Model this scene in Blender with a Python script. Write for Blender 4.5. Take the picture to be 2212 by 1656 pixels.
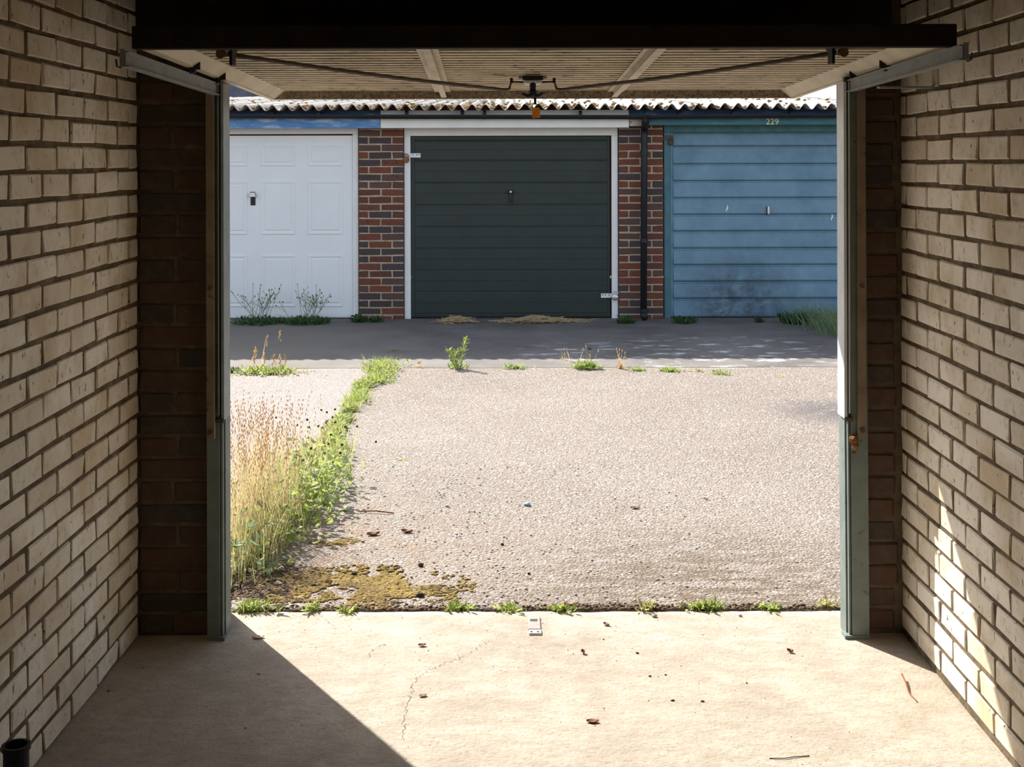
import bpy, bmesh, math, random
from mathutils import Vector, noise as mnoise

for o in list(bpy.data.objects):
    bpy.data.objects.remove(o, do_unlink=True)
SC = bpy.context.scene
COL = SC.collection
random.seed(7)

# ------------------------------------------------------------------ camera
EYE = 1.60            # eye height
F = 2800.0            # focal length for a 2212 px wide frame
cam_d = bpy.data.cameras.new('camera')
cam = bpy.data.objects.new('camera', cam_d)
COL.objects.link(cam)
cam.location = (0, 0, EYE)
cam.rotation_euler = (math.radians(90), math.radians(0.15), 0)
cam_d.sensor_fit = 'HORIZONTAL'
cam_d.sensor_width = 36.0
cam_d.lens = F / 2212.0 * 36.0
cam_d.shift_x = 0.0
cam_d.shift_y = -(828 - 347) / 2212.0
cam_d.clip_start = 0.05
cam_d.clip_end = 500
SC.camera = cam

# ------------------------------------------------------------------ sky, sun, exposure
SUN = Vector((-0.63, 1.0, 0.95)).normalized()     # towards the sun
world = bpy.data.worlds.new('world')
SC.world = world
world.use_nodes = True
wn = world.node_tree
for n in list(wn.nodes):
    wn.nodes.remove(n)
sky = wn.nodes.new('ShaderNodeTexSky')
sky.sky_type = 'NISHITA'
sky.sun_disc = False
sky.sun_elevation = math.asin(SUN.z)
sky.sun_rotation = math.atan2(SUN.x, SUN.y)
sky.air_density = 1.0
sky.dust_density = 1.5
sky.ozone_density = 1.0
bg = wn.nodes.new('ShaderNodeBackground')
bg.inputs['Strength'].default_value = 0.25
wo = wn.nodes.new('ShaderNodeOutputWorld')
hs = wn.nodes.new('ShaderNodeHueSaturation')      # slightly hazy summer sky
hs.inputs['Saturation'].default_value = 0.62
wn.links.new(sky.outputs[0], hs.inputs['Color'])
wn.links.new(hs.outputs[0], bg.inputs[0])
wn.links.new(bg.outputs[0], wo.inputs[0])

sun_d = bpy.data.lights.new('sun', 'SUN')
sun_d.energy = 9.0
sun_d.color = (1.0, 0.95, 0.87)
sun_d.angle = math.radians(0.53)
sun = bpy.data.objects.new('sun', sun_d)
sun.rotation_euler = (-SUN).to_track_quat('-Z', 'Y').to_euler()
sun.location = (-6, 10, 10)
COL.objects.link(sun)

SC.view_settings.view_transform = 'Standard'
SC.view_settings.look = 'None'
SC.view_settings.gamma = 1.0
SC.view_settings.use_curve_mapping = False
SC.view_settings.exposure = 0.24
SC.cycles.max_bounces = 10
SC.cycles.diffuse_bounces = 8

# ------------------------------------------------------------------ materials
class NT:
    def __init__(s, name, rough=0.8, metal=0.0, spec=0.3):
        s.m = bpy.data.materials.new(name)
        s.m.use_nodes = True
        s.t = s.m.node_tree
        s.b = s.t.nodes['Principled BSDF']
        s.b.inputs['Roughness'].default_value = rough
        s.b.inputs['Metallic'].default_value = metal
        s.b.inputs['Specular IOR Level'].default_value = spec
        s.geo = s.t.nodes.new('ShaderNodeNewGeometry')
        s.pos = s.geo.outputs['Position']
    def n(s, kind): return s.t.nodes.new(kind)
    def put(s, sock, v):
        if isinstance(v, bpy.types.NodeSocket): s.t.links.new(v, sock)
        elif isinstance(v, (tuple, list)):
            sock.default_value = tuple(v) + ((1,) if len(v) == 3 and sock.type == 'RGBA' else ())
        else: sock.default_value = v
    def scaled(s, sc, off=(0, 0, 0), vec=None):
        k = s.n('ShaderNodeMapping'); s.put(k.inputs[0], vec or s.pos)
        k.inputs['Scale'].default_value = sc; k.inputs['Location'].default_value = off
        return k.outputs[0]
    def noise(s, scale, detail=4, rough=0.6, vec=None, dist=0.0):
        k = s.n('ShaderNodeTexNoise'); s.put(k.inputs['Vector'], vec or s.pos)
        k.inputs['Scale'].default_value = scale; k.inputs['Detail'].default_value = detail
        k.inputs['Roughness'].default_value = rough; k.inputs['Distortion'].default_value = dist
        return k.outputs['Fac']
    def voro(s, scale, feature='F1', vec=None, out='Distance'):
        k = s.n('ShaderNodeTexVoronoi'); k.feature = feature
        s.put(k.inputs['Vector'], vec or s.pos); k.inputs['Scale'].default_value = scale
        return k.outputs[out]
    def ramp(s, fac, stops, interp='LINEAR'):
        k = s.n('ShaderNodeValToRGB'); s.put(k.inputs[0], fac)
        e = k.color_ramp.elements; k.color_ramp.interpolation = interp
        while len(e) > 1: e.remove(e[-1])
        for i, (p, c) in enumerate(stops):
            if isinstance(c, (int, float)): c = (c, c, c)
            el = e[0] if i == 0 else e.new(p)
            el.position = p; el.color = tuple(c) + (1,)
        return k.outputs[0]
    def mix(s, fac, a, b, mode='MIX'):
        k = s.n('ShaderNodeMix'); k.data_type = 'RGBA'; k.blend_type = mode
        s.put(k.inputs[0], fac); s.put(k.inputs[6], a); s.put(k.inputs[7], b)
        return k.outputs[2]
    def math(s, op, a, b=0.0, clamp=False):
        k = s.n('ShaderNodeMath'); k.operation = op; k.use_clamp = clamp
        s.put(k.inputs[0], a); s.put(k.inputs[1], b)
        return k.outputs[0]
    def rand(s):
        return s.n('ShaderNodeObjectInfo').outputs['Random']
    def near(s, p, r0, r1):
        k = s.n('ShaderNodeVectorMath'); k.operation = 'DISTANCE'
        s.put(k.inputs[0], s.pos); k.inputs[1].default_value = p
        m = s.n('ShaderNodeMapRange'); s.put(m.inputs[0], k.outputs['Value'])
        m.inputs[1].default_value = r0; m.inputs[2].default_value = r1
        m.inputs[3].default_value = 1; m.inputs[4].default_value = 0
        return m.outputs[0]
    def bump(s, h, strength=0.5, dist=0.005):
        k = s.n('ShaderNodeBump'); k.inputs['Strength'].default_value = strength
        k.inputs['Distance'].default_value = dist; s.put(k.inputs['Height'], h)
        s.t.links.new(k.outputs[0], s.b.inputs['Normal'])
    def col(s, c): s.put(s.b.inputs['Base Color'], c); return s
    def rgh(s, c): s.put(s.b.inputs['Roughness'], c); return s

def plain(name, c, var=0.25, scale=18, rough=0.6, metal=0.0, bump=0.15, spec=0.3, dirt=None, dirt_amt=0.62, bdist=0.002):
    k = NT(name, rough, metal, spec)
    n1 = k.noise(scale, 5, 0.65)
    lo = tuple(x * (1 - var) for x in c); hi = tuple(min(1, x * (1 + var * 0.6)) for x in c)
    base = k.ramp(n1, [(0.3, lo), (0.7, hi)])
    if dirt:
        n2 = k.noise(scale * 2.3, 6, 0.7)
        base = k.mix(k.ramp(n2, [(dirt_amt - 0.04, 0.0), (dirt_amt + 0.06, 1.0)]), base, dirt)
    k.col(base)
    if bump: k.bump(k.noise(scale * 6, 4), bump, bdist)
    return k.m

MT = {}
def mats():
    # painted brick of the side walls
    k = NT('painted_brick', 0.75)
    r = k.rand()
    base = k.ramp(r, [(0.0, (0.66, 0.585, 0.475)), (0.3, (0.75, 0.685, 0.575)), (0.7, (0.80, 0.735, 0.63)), (1.0, (0.84, 0.78, 0.68))])
    big = k.noise(3.0, 5, 0.6)
    base = k.mix(k.ramp(big, [(0.47, 0.0), (0.66, 0.75)]), base, (0.52, 0.39, 0.22))
    sm = k.noise(30, 5, 0.7)
    base = k.mix(k.ramp(sm, [(0.30, 0.55), (0.48, 0.0)]), base, (0.40, 0.33, 0.245))
    sp = k.noise(55, 3, 0.55, vec=k.scaled((1, 1, 0.55)))
    base = k.mix(k.ramp(sp, [(0.665, 0.0), (0.71, 0.9)]), base, (0.10, 0.075, 0.055))
    k.col(base)
    k.bump(k.math('ADD', k.math('MULTIPLY', sm, 0.6), k.noise(140, 3)), 0.35, 0.003)
    MT['pbrick'] = k.m
    # dirty mortar of the side walls
    k = NT('dirty_mortar', 0.95)
    n1 = k.noise(14, 6, 0.7)
    k.col(k.ramp(n1, [(0.3, (0.055, 0.038, 0.022)), (0.5, (0.125, 0.090, 0.052)), (0.72, (0.24, 0.185, 0.115))]))
    k.bump(k.noise(90, 5), 0.8, 0.004)
    MT['pmortar'] = k.m
    # whole painted wall behind the photographer
    k = NT('painted_brick_far', 0.8)
    bt = k.n('ShaderNodeTexBrick')
    sep = k.n('ShaderNodeSeparateXYZ'); k.put(sep.inputs[0], k.pos)
    cmb = k.n('ShaderNodeCombineXYZ'); k.put(cmb.inputs[0], k.math('ADD', sep.outputs[0], sep.outputs[1])); k.put(cmb.inputs[1], sep.outputs[2])
    k.put(bt.inputs['Vector'], cmb.outputs[0])
    bt.inputs['Scale'].default_value = 1.0
    bt.inputs['Brick Width'].default_value = 0.225; bt.inputs['Row Height'].default_value = 0.075
    bt.inputs['Mortar Size'].default_value = 0.005
    k.put(bt.inputs['Color1'], (0.74, 0.68, 0.58)); k.put(bt.inputs['Color2'], (0.66, 0.60, 0.50)); k.put(bt.inputs['Mortar'], (0.13, 0.10, 0.06))
    k.col(bt.outputs['Color'])
    MT['pwall'] = k.m
    # bare brick, own front wall
    k = NT('bare_brick', 0.9)
    r = k.rand()
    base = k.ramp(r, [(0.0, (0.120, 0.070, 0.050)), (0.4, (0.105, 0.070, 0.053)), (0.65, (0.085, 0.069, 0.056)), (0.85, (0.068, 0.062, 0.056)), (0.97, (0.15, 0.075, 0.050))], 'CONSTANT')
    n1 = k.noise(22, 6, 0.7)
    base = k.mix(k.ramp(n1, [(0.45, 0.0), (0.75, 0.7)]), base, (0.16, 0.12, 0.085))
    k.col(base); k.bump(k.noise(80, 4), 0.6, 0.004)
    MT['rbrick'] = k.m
    MT['rmortar'] = plain('brown_mortar', (0.17, 0.13, 0.09), 0.4, 20, 0.95, bump=0.6, bdist=0.004)
    # far brick
    k = NT('facing_brick', 0.85)
    r = k.rand()
    base = k.ramp(r, [(0.0, (0.20, 0.060, 0.038)), (0.22, (0.135, 0.070, 0.058)), (0.42, (0.080, 0.058, 0.060)), (0.62, (0.15, 0.052, 0.036)), (0.78, (0.070, 0.055, 0.058)), (0.9, (0.22, 0.065, 0.036))], 'CONSTANT')
    n1 = k.noise(26, 4, 0.7)
    base = k.mix(k.ramp(n1, [(0.60, 0.0), (0.70, 0.8)]), base, (0.025, 0.022, 0.025))
    n2 = k.noise(9, 4, 0.7)
    base = k.mix(k.ramp(n2, [(0.4, 0.35), (0.7, 0.0)]), base, (0.07, 0.045, 0.038))
    k.col(base); k.bump(k.noise(60, 4), 0.4, 0.003)
    MT['fbrick'] = k.m
    MT['fmortar'] = plain('buff_mortar', (0.46, 0.38, 0.26), 0.3, 15, 0.95, bump=0.4)
    # concrete garage floor
    k = NT('floor_concrete', 0.85, spec=0.25)
    n1 = k.noise(2.6, 7, 0.7, dist=0.4); n2 = k.noise(13, 7, 0.75, vec=k.scaled((0.8, 1.3, 1)))
    base = k.ramp(n1, [(0.32, (0.33, 0.282, 0.225)), (0.5, (0.42, 0.365, 0.30)), (0.68, (0.50, 0.445, 0.375))])
    base = k.mix(k.ramp(n2, [(0.42, 0.6), (0.55, 0.0)]), base, (0.33, 0.275, 0.21))
    n3 = k.noise(70, 4, 0.7)
    base = k.mix(k.ramp(n3, [(0.33, 0.6), (0.46, 0.0)]), base, (0.25, 0.205, 0.16))
    n4 = k.noise(2.2, 7, 0.7, vec=k.scaled((1, 1, 1), (3.3, 1.2, 0)))
    base = k.mix(k.ramp(n4, [(0.55, 0.0), (0.68, 0.6)]), base, (0.56, 0.50, 0.41))
    damp = k.near((0.07, 4.30, 0), 0.02, 0.42)
    base = k.mix(k.math('MULTIPLY', damp, k.ramp(k.noise(11, 5), [(0.35, 0.0), (0.65, 0.6)])), base, (0.24, 0.19, 0.145))
    k.col(base)
    k.bump(k.math('ADD', k.math('MULTIPLY', n2, 1.2), k.math('ADD', n3, k.noise(25, 5))), 0.55, 0.006)
    MT['floor'] = k.m
    # exposed aggregate concrete
    def agg(name, ca, cb, stone, stain=True, seed=0.0, light=0.0):
        k = NT(name, 0.85, spec=0.3)
        pv = k.scaled((1, 1, 1), (seed, seed * 2, 0))
        big = k.noise(0.9, 6, 0.65, vec=pv)
        base = k.ramp(big, [(0.3, ca), (0.7, cb)])
        vc = k.voro(92, vec=pv, out='Color'); vd = k.voro(92, vec=pv)
        hs = k.n('ShaderNodeSeparateColor'); k.put(hs.inputs[0], vc)
        pebble = k.ramp(hs.outputs[0], [(0.0, (0.13, 0.10, 0.085)), (0.2, (0.24, 0.19, 0.15)), (0.42, (0.31, 0.26, 0.215)), (0.60, (0.23, 0.215, 0.205)), (0.74, (0.38, 0.32, 0.265)), (0.90, (0.52, 0.48, 0.42)), (0.97, (0.70, 0.68, 0.64))], 'CONSTANT')
        inside = k.ramp(vd, [(0.42, stone), (0.60, 0.0)])
        base = k.mix(inside, base, pebble)
        if light: base = k.mix(light, base, (0.42, 0.36, 0.34))
        if stain:
            n = k.noise(14, 5, 0.75, vec=k.scaled((0.35, 1, 1)))
            zone = k.near((0.75, 4.75, 0), 0.25, 1.1)
            base = k.mix(k.math('MULTIPLY', zone, k.ramp(n, [(0.44, 0.0), (0.55, 0.85)])), base, (0.12, 0.085, 0.05))
            zone = k.near((2.08, 8.25, 0), 0.12, 0.5)
            base = k.mix(k.math('MULTIPLY', zone, k.ramp(k.noise(6, 4), [(0.3, 0.1), (0.5, 0.9)])), base, (0.11, 0.10, 0.10))
            zone = k.near((-0.72, 5.35, 0), 0.25, 0.95)
            base = k.mix(k.math('MULTIPLY', zone, k.ramp(k.noise(7, 5), [(0.4, 0.0), (0.7, 0.75)])), base, (0.24, 0.16, 0.10))
        k.col(base)
        k.bump(k.math('ADD', k.math('MULTIPLY', vd, -1.0), k.math('MULTIPLY', big, 0.6)), 0.7, 0.010)
        return k.m
    MT['agg'] = agg('aggregate_concrete', (0.20, 0.163, 0.135), (0.285, 0.24, 0.203), 0.9)
    MT['agg_left'] = agg('aggregate_concrete_pale', (0.27, 0.225, 0.205), (0.34, 0.29, 0.27), 0.85, False, 3.7, 0.15)
    # tarmac apron in front of the far garages
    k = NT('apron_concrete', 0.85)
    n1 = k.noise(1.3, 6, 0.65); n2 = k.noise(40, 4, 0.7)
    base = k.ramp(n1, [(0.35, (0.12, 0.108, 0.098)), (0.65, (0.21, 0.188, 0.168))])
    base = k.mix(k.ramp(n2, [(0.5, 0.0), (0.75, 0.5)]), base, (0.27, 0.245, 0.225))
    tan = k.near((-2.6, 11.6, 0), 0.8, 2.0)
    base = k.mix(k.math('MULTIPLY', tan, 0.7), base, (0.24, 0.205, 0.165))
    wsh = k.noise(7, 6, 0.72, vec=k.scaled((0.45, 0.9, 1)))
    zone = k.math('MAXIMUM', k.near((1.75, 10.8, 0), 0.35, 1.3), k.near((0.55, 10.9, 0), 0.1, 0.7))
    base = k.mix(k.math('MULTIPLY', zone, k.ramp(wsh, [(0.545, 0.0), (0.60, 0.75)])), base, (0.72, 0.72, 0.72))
    k.col(base); k.bump(k.math('ADD', n2, k.noise(120, 3)), 0.5, 0.005)
    MT['apron'] = k.m
    MT['soil'] = plain('soil', (0.06, 0.045, 0.032), 0.4, 12, 1.0, bump=0.8, bdist=0.01)
    MT['ceil'] = plain('ceiling_board', (0.42, 0.39, 0.34), 0.2, 4, 0.9)
    MT['shade_dark_wood'] = plain('shade_dark_timber', (0.026, 0.018, 0.014), 0.4, 9, 0.8, bump=0.2)  # near-black base colour holds the shade on the lintel and door rail
    # steel, painted and bare
    MT['frame_blue'] = plain('bluegrey_painted_steel', (0.19, 0.235, 0.225), 0.2, 12, 0.5, bump=0.1, dirt=(0.07, 0.05, 0.035), dirt_amt=0.65)
    MT['batten'] = plain('dirty_cream_batten', (0.27, 0.21, 0.145), 0.3, 10, 0.7, dirt=(0.08, 0.055, 0.035), dirt_amt=0.64)
    MT['galv'] = plain('galvanised_steel', (0.70, 0.74, 0.77), 0.12, 16, 0.45, metal=0.1, bump=0.08)
    MT['track'] = plain('dull_galvanised_track', (0.33, 0.37, 0.38), 0.2, 14, 0.5, metal=0.3, bump=0.08)
    MT['cream'] = plain('cream_painted_steel', (0.60, 0.54, 0.42), 0.18, 8, 0.5, bump=0.08, dirt=(0.25, 0.19, 0.12), dirt_amt=0.68)
    MT['panel'] = plain('cream_door_sheet', (0.60, 0.53, 0.40), 0.25, 6, 0.55, bump=0.08, dirt=(0.20, 0.14, 0.09), dirt_amt=0.60)
    MT['speckle'] = plain('speckled_rail', (0.30, 0.25, 0.19), 0.5, 40, 0.8, bump=0.3, dirt=(0.10, 0.07, 0.05), dirt_amt=0.55)
    MT['rod'] = plain('dark_steel_rod', (0.11, 0.09, 0.07), 0.3, 20, 0.6, metal=0.3)
    MT['black_metal'] = plain('black_metal', (0.022, 0.022, 0.026), 0.3, 20, 0.5)
    MT['navy_metal'] = plain('navy_plastic', (0.018, 0.025, 0.045), 0.2, 20, 0.4)
    MT['rust'] = plain('rusted_bolt', (0.28, 0.13, 0.05), 0.5, 60, 0.9, bump=0.6)
    MT['brass'] = plain('dull_brass', (0.33, 0.22, 0.08), 0.3, 40, 0.5, metal=0.6)
    MT['tag'] = plain('orange_plastic', (0.85, 0.32, 0.03), 0.12, 20, 0.4)
    MT['silver'] = plain('bright_steel', (0.70, 0.70, 0.70), 0.15, 30, 0.35, metal=0.7)
    # far doors
    MT['white_door'] = plain('white_door_paint', (0.88, 0.88, 0.88), 0.03, 3, 0.45, bump=0.03)
    MT['white_paint'] = plain('white_frame_paint', (0.86, 0.85, 0.82), 0.06, 5, 0.55, bump=0.05, dirt=(0.40, 0.33, 0.24), dirt_amt=0.72)
    MT['green_door'] = plain('dark_green_paint', (0.036, 0.046, 0.041), 0.12, 5, 0.5, bump=0.15)
    k = NT('blue_door_paint', 0.6)
    n1 = k.noise(3.2, 6, 0.7)
    base = k.ramp(n1, [(0.3, (0.125, 0.22, 0.30)), (0.5, (0.165, 0.28, 0.37)), (0.72, (0.21, 0.33, 0.42))])
    sx = k.n('ShaderNodeSeparateXYZ'); k.put(sx.inputs[0], k.pos)
    low = k.ramp(sx.outputs[2], [(0.03, 1.0), (0.36, 0.0)])
    mid = k.near((2.30, 13.05, 0.05), 0.25, 0.75)
    base = k.mix(k.math('MULTIPLY', mid, k.ramp(k.noise(8, 6, 0.7), [(0.35, 0.2), (0.6, 0.95)])), base, (0.075, 0.10, 0.125))
    wsp = k.noise(10, 6, 0.75, vec=k.scaled((0.5, 1, 1.6)))
    base = k.mix(k.math('MULTIPLY', low, k.ramp(wsp, [(0.56, 0.0), (0.66, 0.7)])), base, (0.38, 0.44, 0.46))
    k.col(base); k.bump(k.noise(60, 3), 0.1, 0.002)
    MT['blue_door'] = k.m
    MT['teal'] = plain('teal_paint', (0.085, 0.195, 0.225), 0.25, 8, 0.6, bump=0.1)
    k = NT('peeling_blue_paint', 0.7)
    pv = k.scaled((0.35, 1, 1.3))
    base = k.ramp(k.noise(9, 6, 0.7, vec=pv), [(0.38, (0.10, 0.23, 0.48)), (0.5, (0.16, 0.32, 0.58)), (0.58, (0.42, 0.56, 0.72)), (0.70, (0.55, 0.62, 0.70))])
    k.col(base); MT['peel_blue'] = k.m
    k = NT('peeling_teal_paint', 0.7)
    pv = k.scaled((0.3, 1, 2.0))
    base = k.ramp(k.noise(10, 5, 0.7, vec=pv), [(0.4, (0.055, 0.16, 0.19)), (0.62, (0.085, 0.21, 0.235)), (0.665, (0.40, 0.36, 0.26)), (0.72, (0.22, 0.13, 0.08))])
    k.col(base); MT['peel_teal'] = k.m
    k = NT('peeling_navy_paint', 0.7)
    base = k.ramp(k.noise(9, 5, 0.7, vec=pv if False else k.scaled((0.3, 1, 2.0))), [(0.45, (0.03, 0.07, 0.16)), (0.58, (0.06, 0.13, 0.26)), (0.64, (0.34, 0.37, 0.35))])
    k.col(base); MT['peel_navy'] = k.m
    MT['bare_wood'] = plain('flaking_white_wood', (0.55, 0.47, 0.42), 0.4, 20, 0.8, dirt=(0.20, 0.10, 0.06), dirt_amt=0.55)
    MT['gutter'] = plain('black_gutter', (0.020, 0.022, 0.030), 0.3, 10, 0.4)
    MT['pipe'] = plain('black_downpipe', (0.024, 0.024, 0.028), 0.3, 10, 0.45)
    MT['knuckle'] = plain('pale_pipe_cap', (0.80, 0.62, 0.50), 0.1, 10, 0.5)
    k = NT('fibre_cement', 0.9)
    n1 = k.noise(7, 6, 0.7)
    base = k.ramp(n1, [(0.3, (0.34, 0.31, 0.27)), (0.55, (0.48, 0.45, 0.41)), (0.75, (0.58, 0.56, 0.52))])
    base = k.mix(k.ramp(k.noise(16, 5, 0.7), [(0.55, 0.0), (0.66, 0.8)]), base, (0.26, 0.17, 0.09))
    k.col(base); k.bump(k.noise(60, 4), 0.4, 0.004); MT['roof'] = k.m
    MT['roof_moss'] = plain('dry_roof_moss', (0.30, 0.20, 0.09), 0.5, 20, 1.0, bump=0.6)
    MT['numeral'] = plain('cream_numeral', (0.72, 0.68, 0.45), 0.1, 10, 0.6)
    MT['slate'] = plain('slate_roof', (0.045, 0.050, 0.072), 0.3, 3, 1.0, spec=0.0)
    MT['tile_red'] = plain('red_tile', (0.33, 0.12, 0.07), 0.3, 3, 0.85)
    MT['render_wall'] = plain('pale_render', (0.5, 0.46, 0.42), 0.15, 2, 0.9)
    MT['glass_dark'] = plain('dark_glass', (0.03, 0.04, 0.05), 0.1, 2, 0.1, bump=0)
    # plants
    def leaf(name, c, tr=0.45, var=0.35):
        k = NT(name, 0.6)
        n1 = k.noise(23, 3)
        cc = k.ramp(n1, [(0.3, tuple(x * (1 - var) for x in c)), (0.7, tuple(min(1, x * (1 + var)) for x in c))])
        k.col(cc)
        tb = k.n('ShaderNodeBsdfTranslucent'); k.put(tb.inputs[0], cc)
        mx = k.n('ShaderNodeMixShader'); mx.inputs[0].default_value = tr
        k.t.links.new(k.b.outputs[0], mx.inputs[1]); k.t.links.new(tb.outputs[0], mx.inputs[2])
        k.t.links.new(mx.outputs[0], k.t.nodes['Material Output'].inputs[0])
        return k.m
    MT['leaf'] = leaf('bright_leaf', (0.38, 0.46, 0.12))
    MT['leaf_dark'] = leaf('dark_leaf', (0.055, 0.12, 0.035), 0.35)
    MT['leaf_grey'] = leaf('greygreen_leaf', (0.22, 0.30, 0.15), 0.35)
    MT['grass'] = leaf('yellowgreen_grass', (0.50, 0.49, 0.20))
    MT['straw'] = leaf('dry_straw', (0.66, 0.51, 0.29), 0.4)
    MT['straw_red'] = leaf('reddish_seed_head', (0.66, 0.47, 0.32), 0.45)
    MT['dead'] = leaf('dead_brown_leaf', (0.28, 0.11, 0.055), 0.2)
    MT['pale_leaf'] = leaf('pale_dead_leaf', (0.62, 0.50, 0.42), 0.2)
    MT['petal'] = leaf('yellow_petal', (0.80, 0.55, 0.06), 0.3)
    MT['seed'] = leaf('dark_seed_head', (0.07, 0.04, 0.03), 0.1)
    k = NT('golden_moss', 1.0)
    base = k.ramp(k.noise(6, 5, 0.7), [(0.3, (0.10, 0.068, 0.025)), (0.5, (0.22, 0.15, 0.042)), (0.7, (0.32, 0.23, 0.068))])
    k.col(base); k.bump(k.noise(150, 3), 0.8, 0.006); MT['moss'] = k.m
    MT['litter'] = plain('leaf_litter', (0.13, 0.085, 0.055), 0.5, 50, 1.0, bump=0.6)
    MT['brick_chip'] = plain('brick_chip', (0.36, 0.15, 0.10), 0.3, 40, 0.9)
    MT['stone'] = plain('pale_stone', (0.55, 0.50, 0.45), 0.25, 30, 0.9)
    MT['dark_stone'] = plain('dark_clod', (0.05, 0.04, 0.032), 0.3, 30, 0.95)
    MT['bluebit'] = plain('pale_blue_plastic', (0.45, 0.60, 0.72), 0.1, 30, 0.5)
    MT['floor_plate'] = plain('pinkish_steel_plate', (0.40, 0.28, 0.25), 0.2, 30, 0.7, metal=0.2)
    MT['crack'] = plain('crack_dirt', (0.20, 0.165, 0.125), 0.3, 30, 1.0)
mats()

# ------------------------------------------------------------------ mesh helpers
class MB:
    def __init__(s): s.v = []; s.f = []; s.mi = []; s.cur = 0
    def face(s, *ix): s.f.append(ix); s.mi.append(s.cur)
    def box(s, x0, x1, y0, y1, z0, z1, dz=0.0):
        b = len(s.v)   # dz: extra height at y1 end
        s.v += [(x0, y0, z0), (x1, y0, z0), (x1, y1, z0 + dz), (x0, y1, z0 + dz), (x0, y0, z1), (x1, y0, z1), (x1, y1, z1 + dz), (x0, y1, z1 + dz)]
        for q in ((3, 2, 1, 0), (4, 5, 6, 7), (0, 1, 5, 4), (1, 2, 6, 5), (2, 3, 7, 6), (3, 0, 4, 7)): s.face(*[b + i for i in q])
        return s
    def extrude(s, prof, a, b, closed=True):
        """prof: list of (u, w) ; swept from point a to point b; u along X, w along Z (sweep in Y) ."""
        i0 = len(s.v); n = len(prof)
        for p in (a, b):
            for u, w in prof: s.v.append((p[0] + u, p[1], p[2] + w))
        for i in range(n if closed else n - 1):
            j = (i + 1) % n; s.face(i0 + i, i0 + j, i0 + n + j, i0 + n + i)
        if closed:
            s.face(*[i0 + i for i in range(n)][::-1]); s.face(*[i0 + n + i for i in range(n)])
        return s
    def extrude_z(s, prof, z0, z1, lean=0.0):
        """prof in (x, y), swept up in Z; lean shifts the foot in X."""
        i0 = len(s.v); n = len(prof)
        for z, l in ((z0, lean), (z1, 0.0)):
            for x, y in prof: s.v.append((x + l, y, z))
        for i in range(n):
            j = (i + 1) % n; s.face(i0 + i, i0 + j, i0 + n + j, i0 + n + i)
        s.face(*[i0 + i for i in range(n)][::-1]); s.face(*[i0 + n + i for i in range(n)])
        return s
    def tube(s, pts, r, n=8, cap=True):
        pts = [Vector(p) for p in pts]; i0 = len(s.v)
        rr = r if isinstance(r, (list, tuple)) else [r] * len(pts)
        for k, p in enumerate(pts):
            t = (pts[min(k + 1, len(pts) - 1)] - pts[max(k - 1, 0)]).normalized()
            a = t.cross(Vector((0, 0, 1)) if abs(t.z) < 0.9 else Vector((1, 0, 0))).normalized(); b = t.cross(a)
            for i in range(n):
                an = 2 * math.pi * i / n
                s.v.append(tuple(p + (a * math.cos(an) + b * math.sin(an)) * rr[k]))
        for k in range(len(pts) - 1):
            for i in range(n):
                j = (i + 1) % n
                s.face(i0 + k * n + i, i0 + k * n + j, i0 + (k + 1) * n + j, i0 + (k + 1) * n + i)
        if cap and n > 2:
            s.face(*[i0 + i for i in range(n)][::-1]); s.face(*[i0 + (len(pts) - 1) * n + i for i in range(n)])
        return s
    def ball(s, c, r, seg=6, rings=4, sq=(1, 1, 1), jit=0.0):
        i0 = len(s.v)
        s.v.append((c[0], c[1], c[2] - r * sq[2]))
        for k in range(1, rings):
            ph = math.pi * k / rings - math.pi / 2
            for i in range(seg):
                an = 2 * math.pi * i / seg; q = 1 + random.uniform(-jit, jit)
                s.v.append((c[0] + r * sq[0] * q * math.cos(ph) * math.cos(an), c[1] + r * sq[1] * q * math.cos(ph) * math.sin(an), c[2] + r * sq[2] * q * math.sin(ph)))
        s.v.append((c[0], c[1], c[2] + r * sq[2])); top = len(s.v) - 1
        for i in range(seg):
            j = (i + 1) % seg
            s.face(i0, i0 + 1 + j, i0 + 1 + i)
            for k in range(rings - 2):
                a = i0 + 1 + k * seg
                s.face(a + i, a + j, a + seg + j, a + seg + i)
            a = i0 + 1 + (rings - 2) * seg
            s.face(a + i, a + j, top)
        return s
    def blade(s, base, h, w, lean, ang, seg=3, curl=0.6):
        """a tapering grass blade"""
        i0 = len(s.v); dx, dy = math.cos(ang), math.sin(ang)
        wx, wy = -dy, dx
        fa = random.uniform(0, math.pi); wx, wy = math.cos(fa), math.sin(fa)
        for k in range(seg + 1):
            t = k / seg; off = lean * (t ** (1 + curl)); ww = w * (1 - t) ** 0.8
            z = h * (t - 0.25 * abs(lean / max(h, 1e-4)) * t * t * 0.5)
            p = (base[0] + dx * off, base[1] + dy * off, base[2] + z)
            if k < seg:
                s.v.append((p[0] - wx * ww / 2, p[1] - wy * ww / 2, p[2])); s.v.append((p[0] + wx * ww / 2, p[1] + wy * ww / 2, p[2]))
            else: s.v.append(p)
        for k in range(seg - 1):
            a = i0 + 2 * k; s.face(a, a + 1, a + 3, a + 2)
        a = i0 + 2 * (seg - 1); s.face(a, a + 1, a + 2)
        return p
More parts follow.
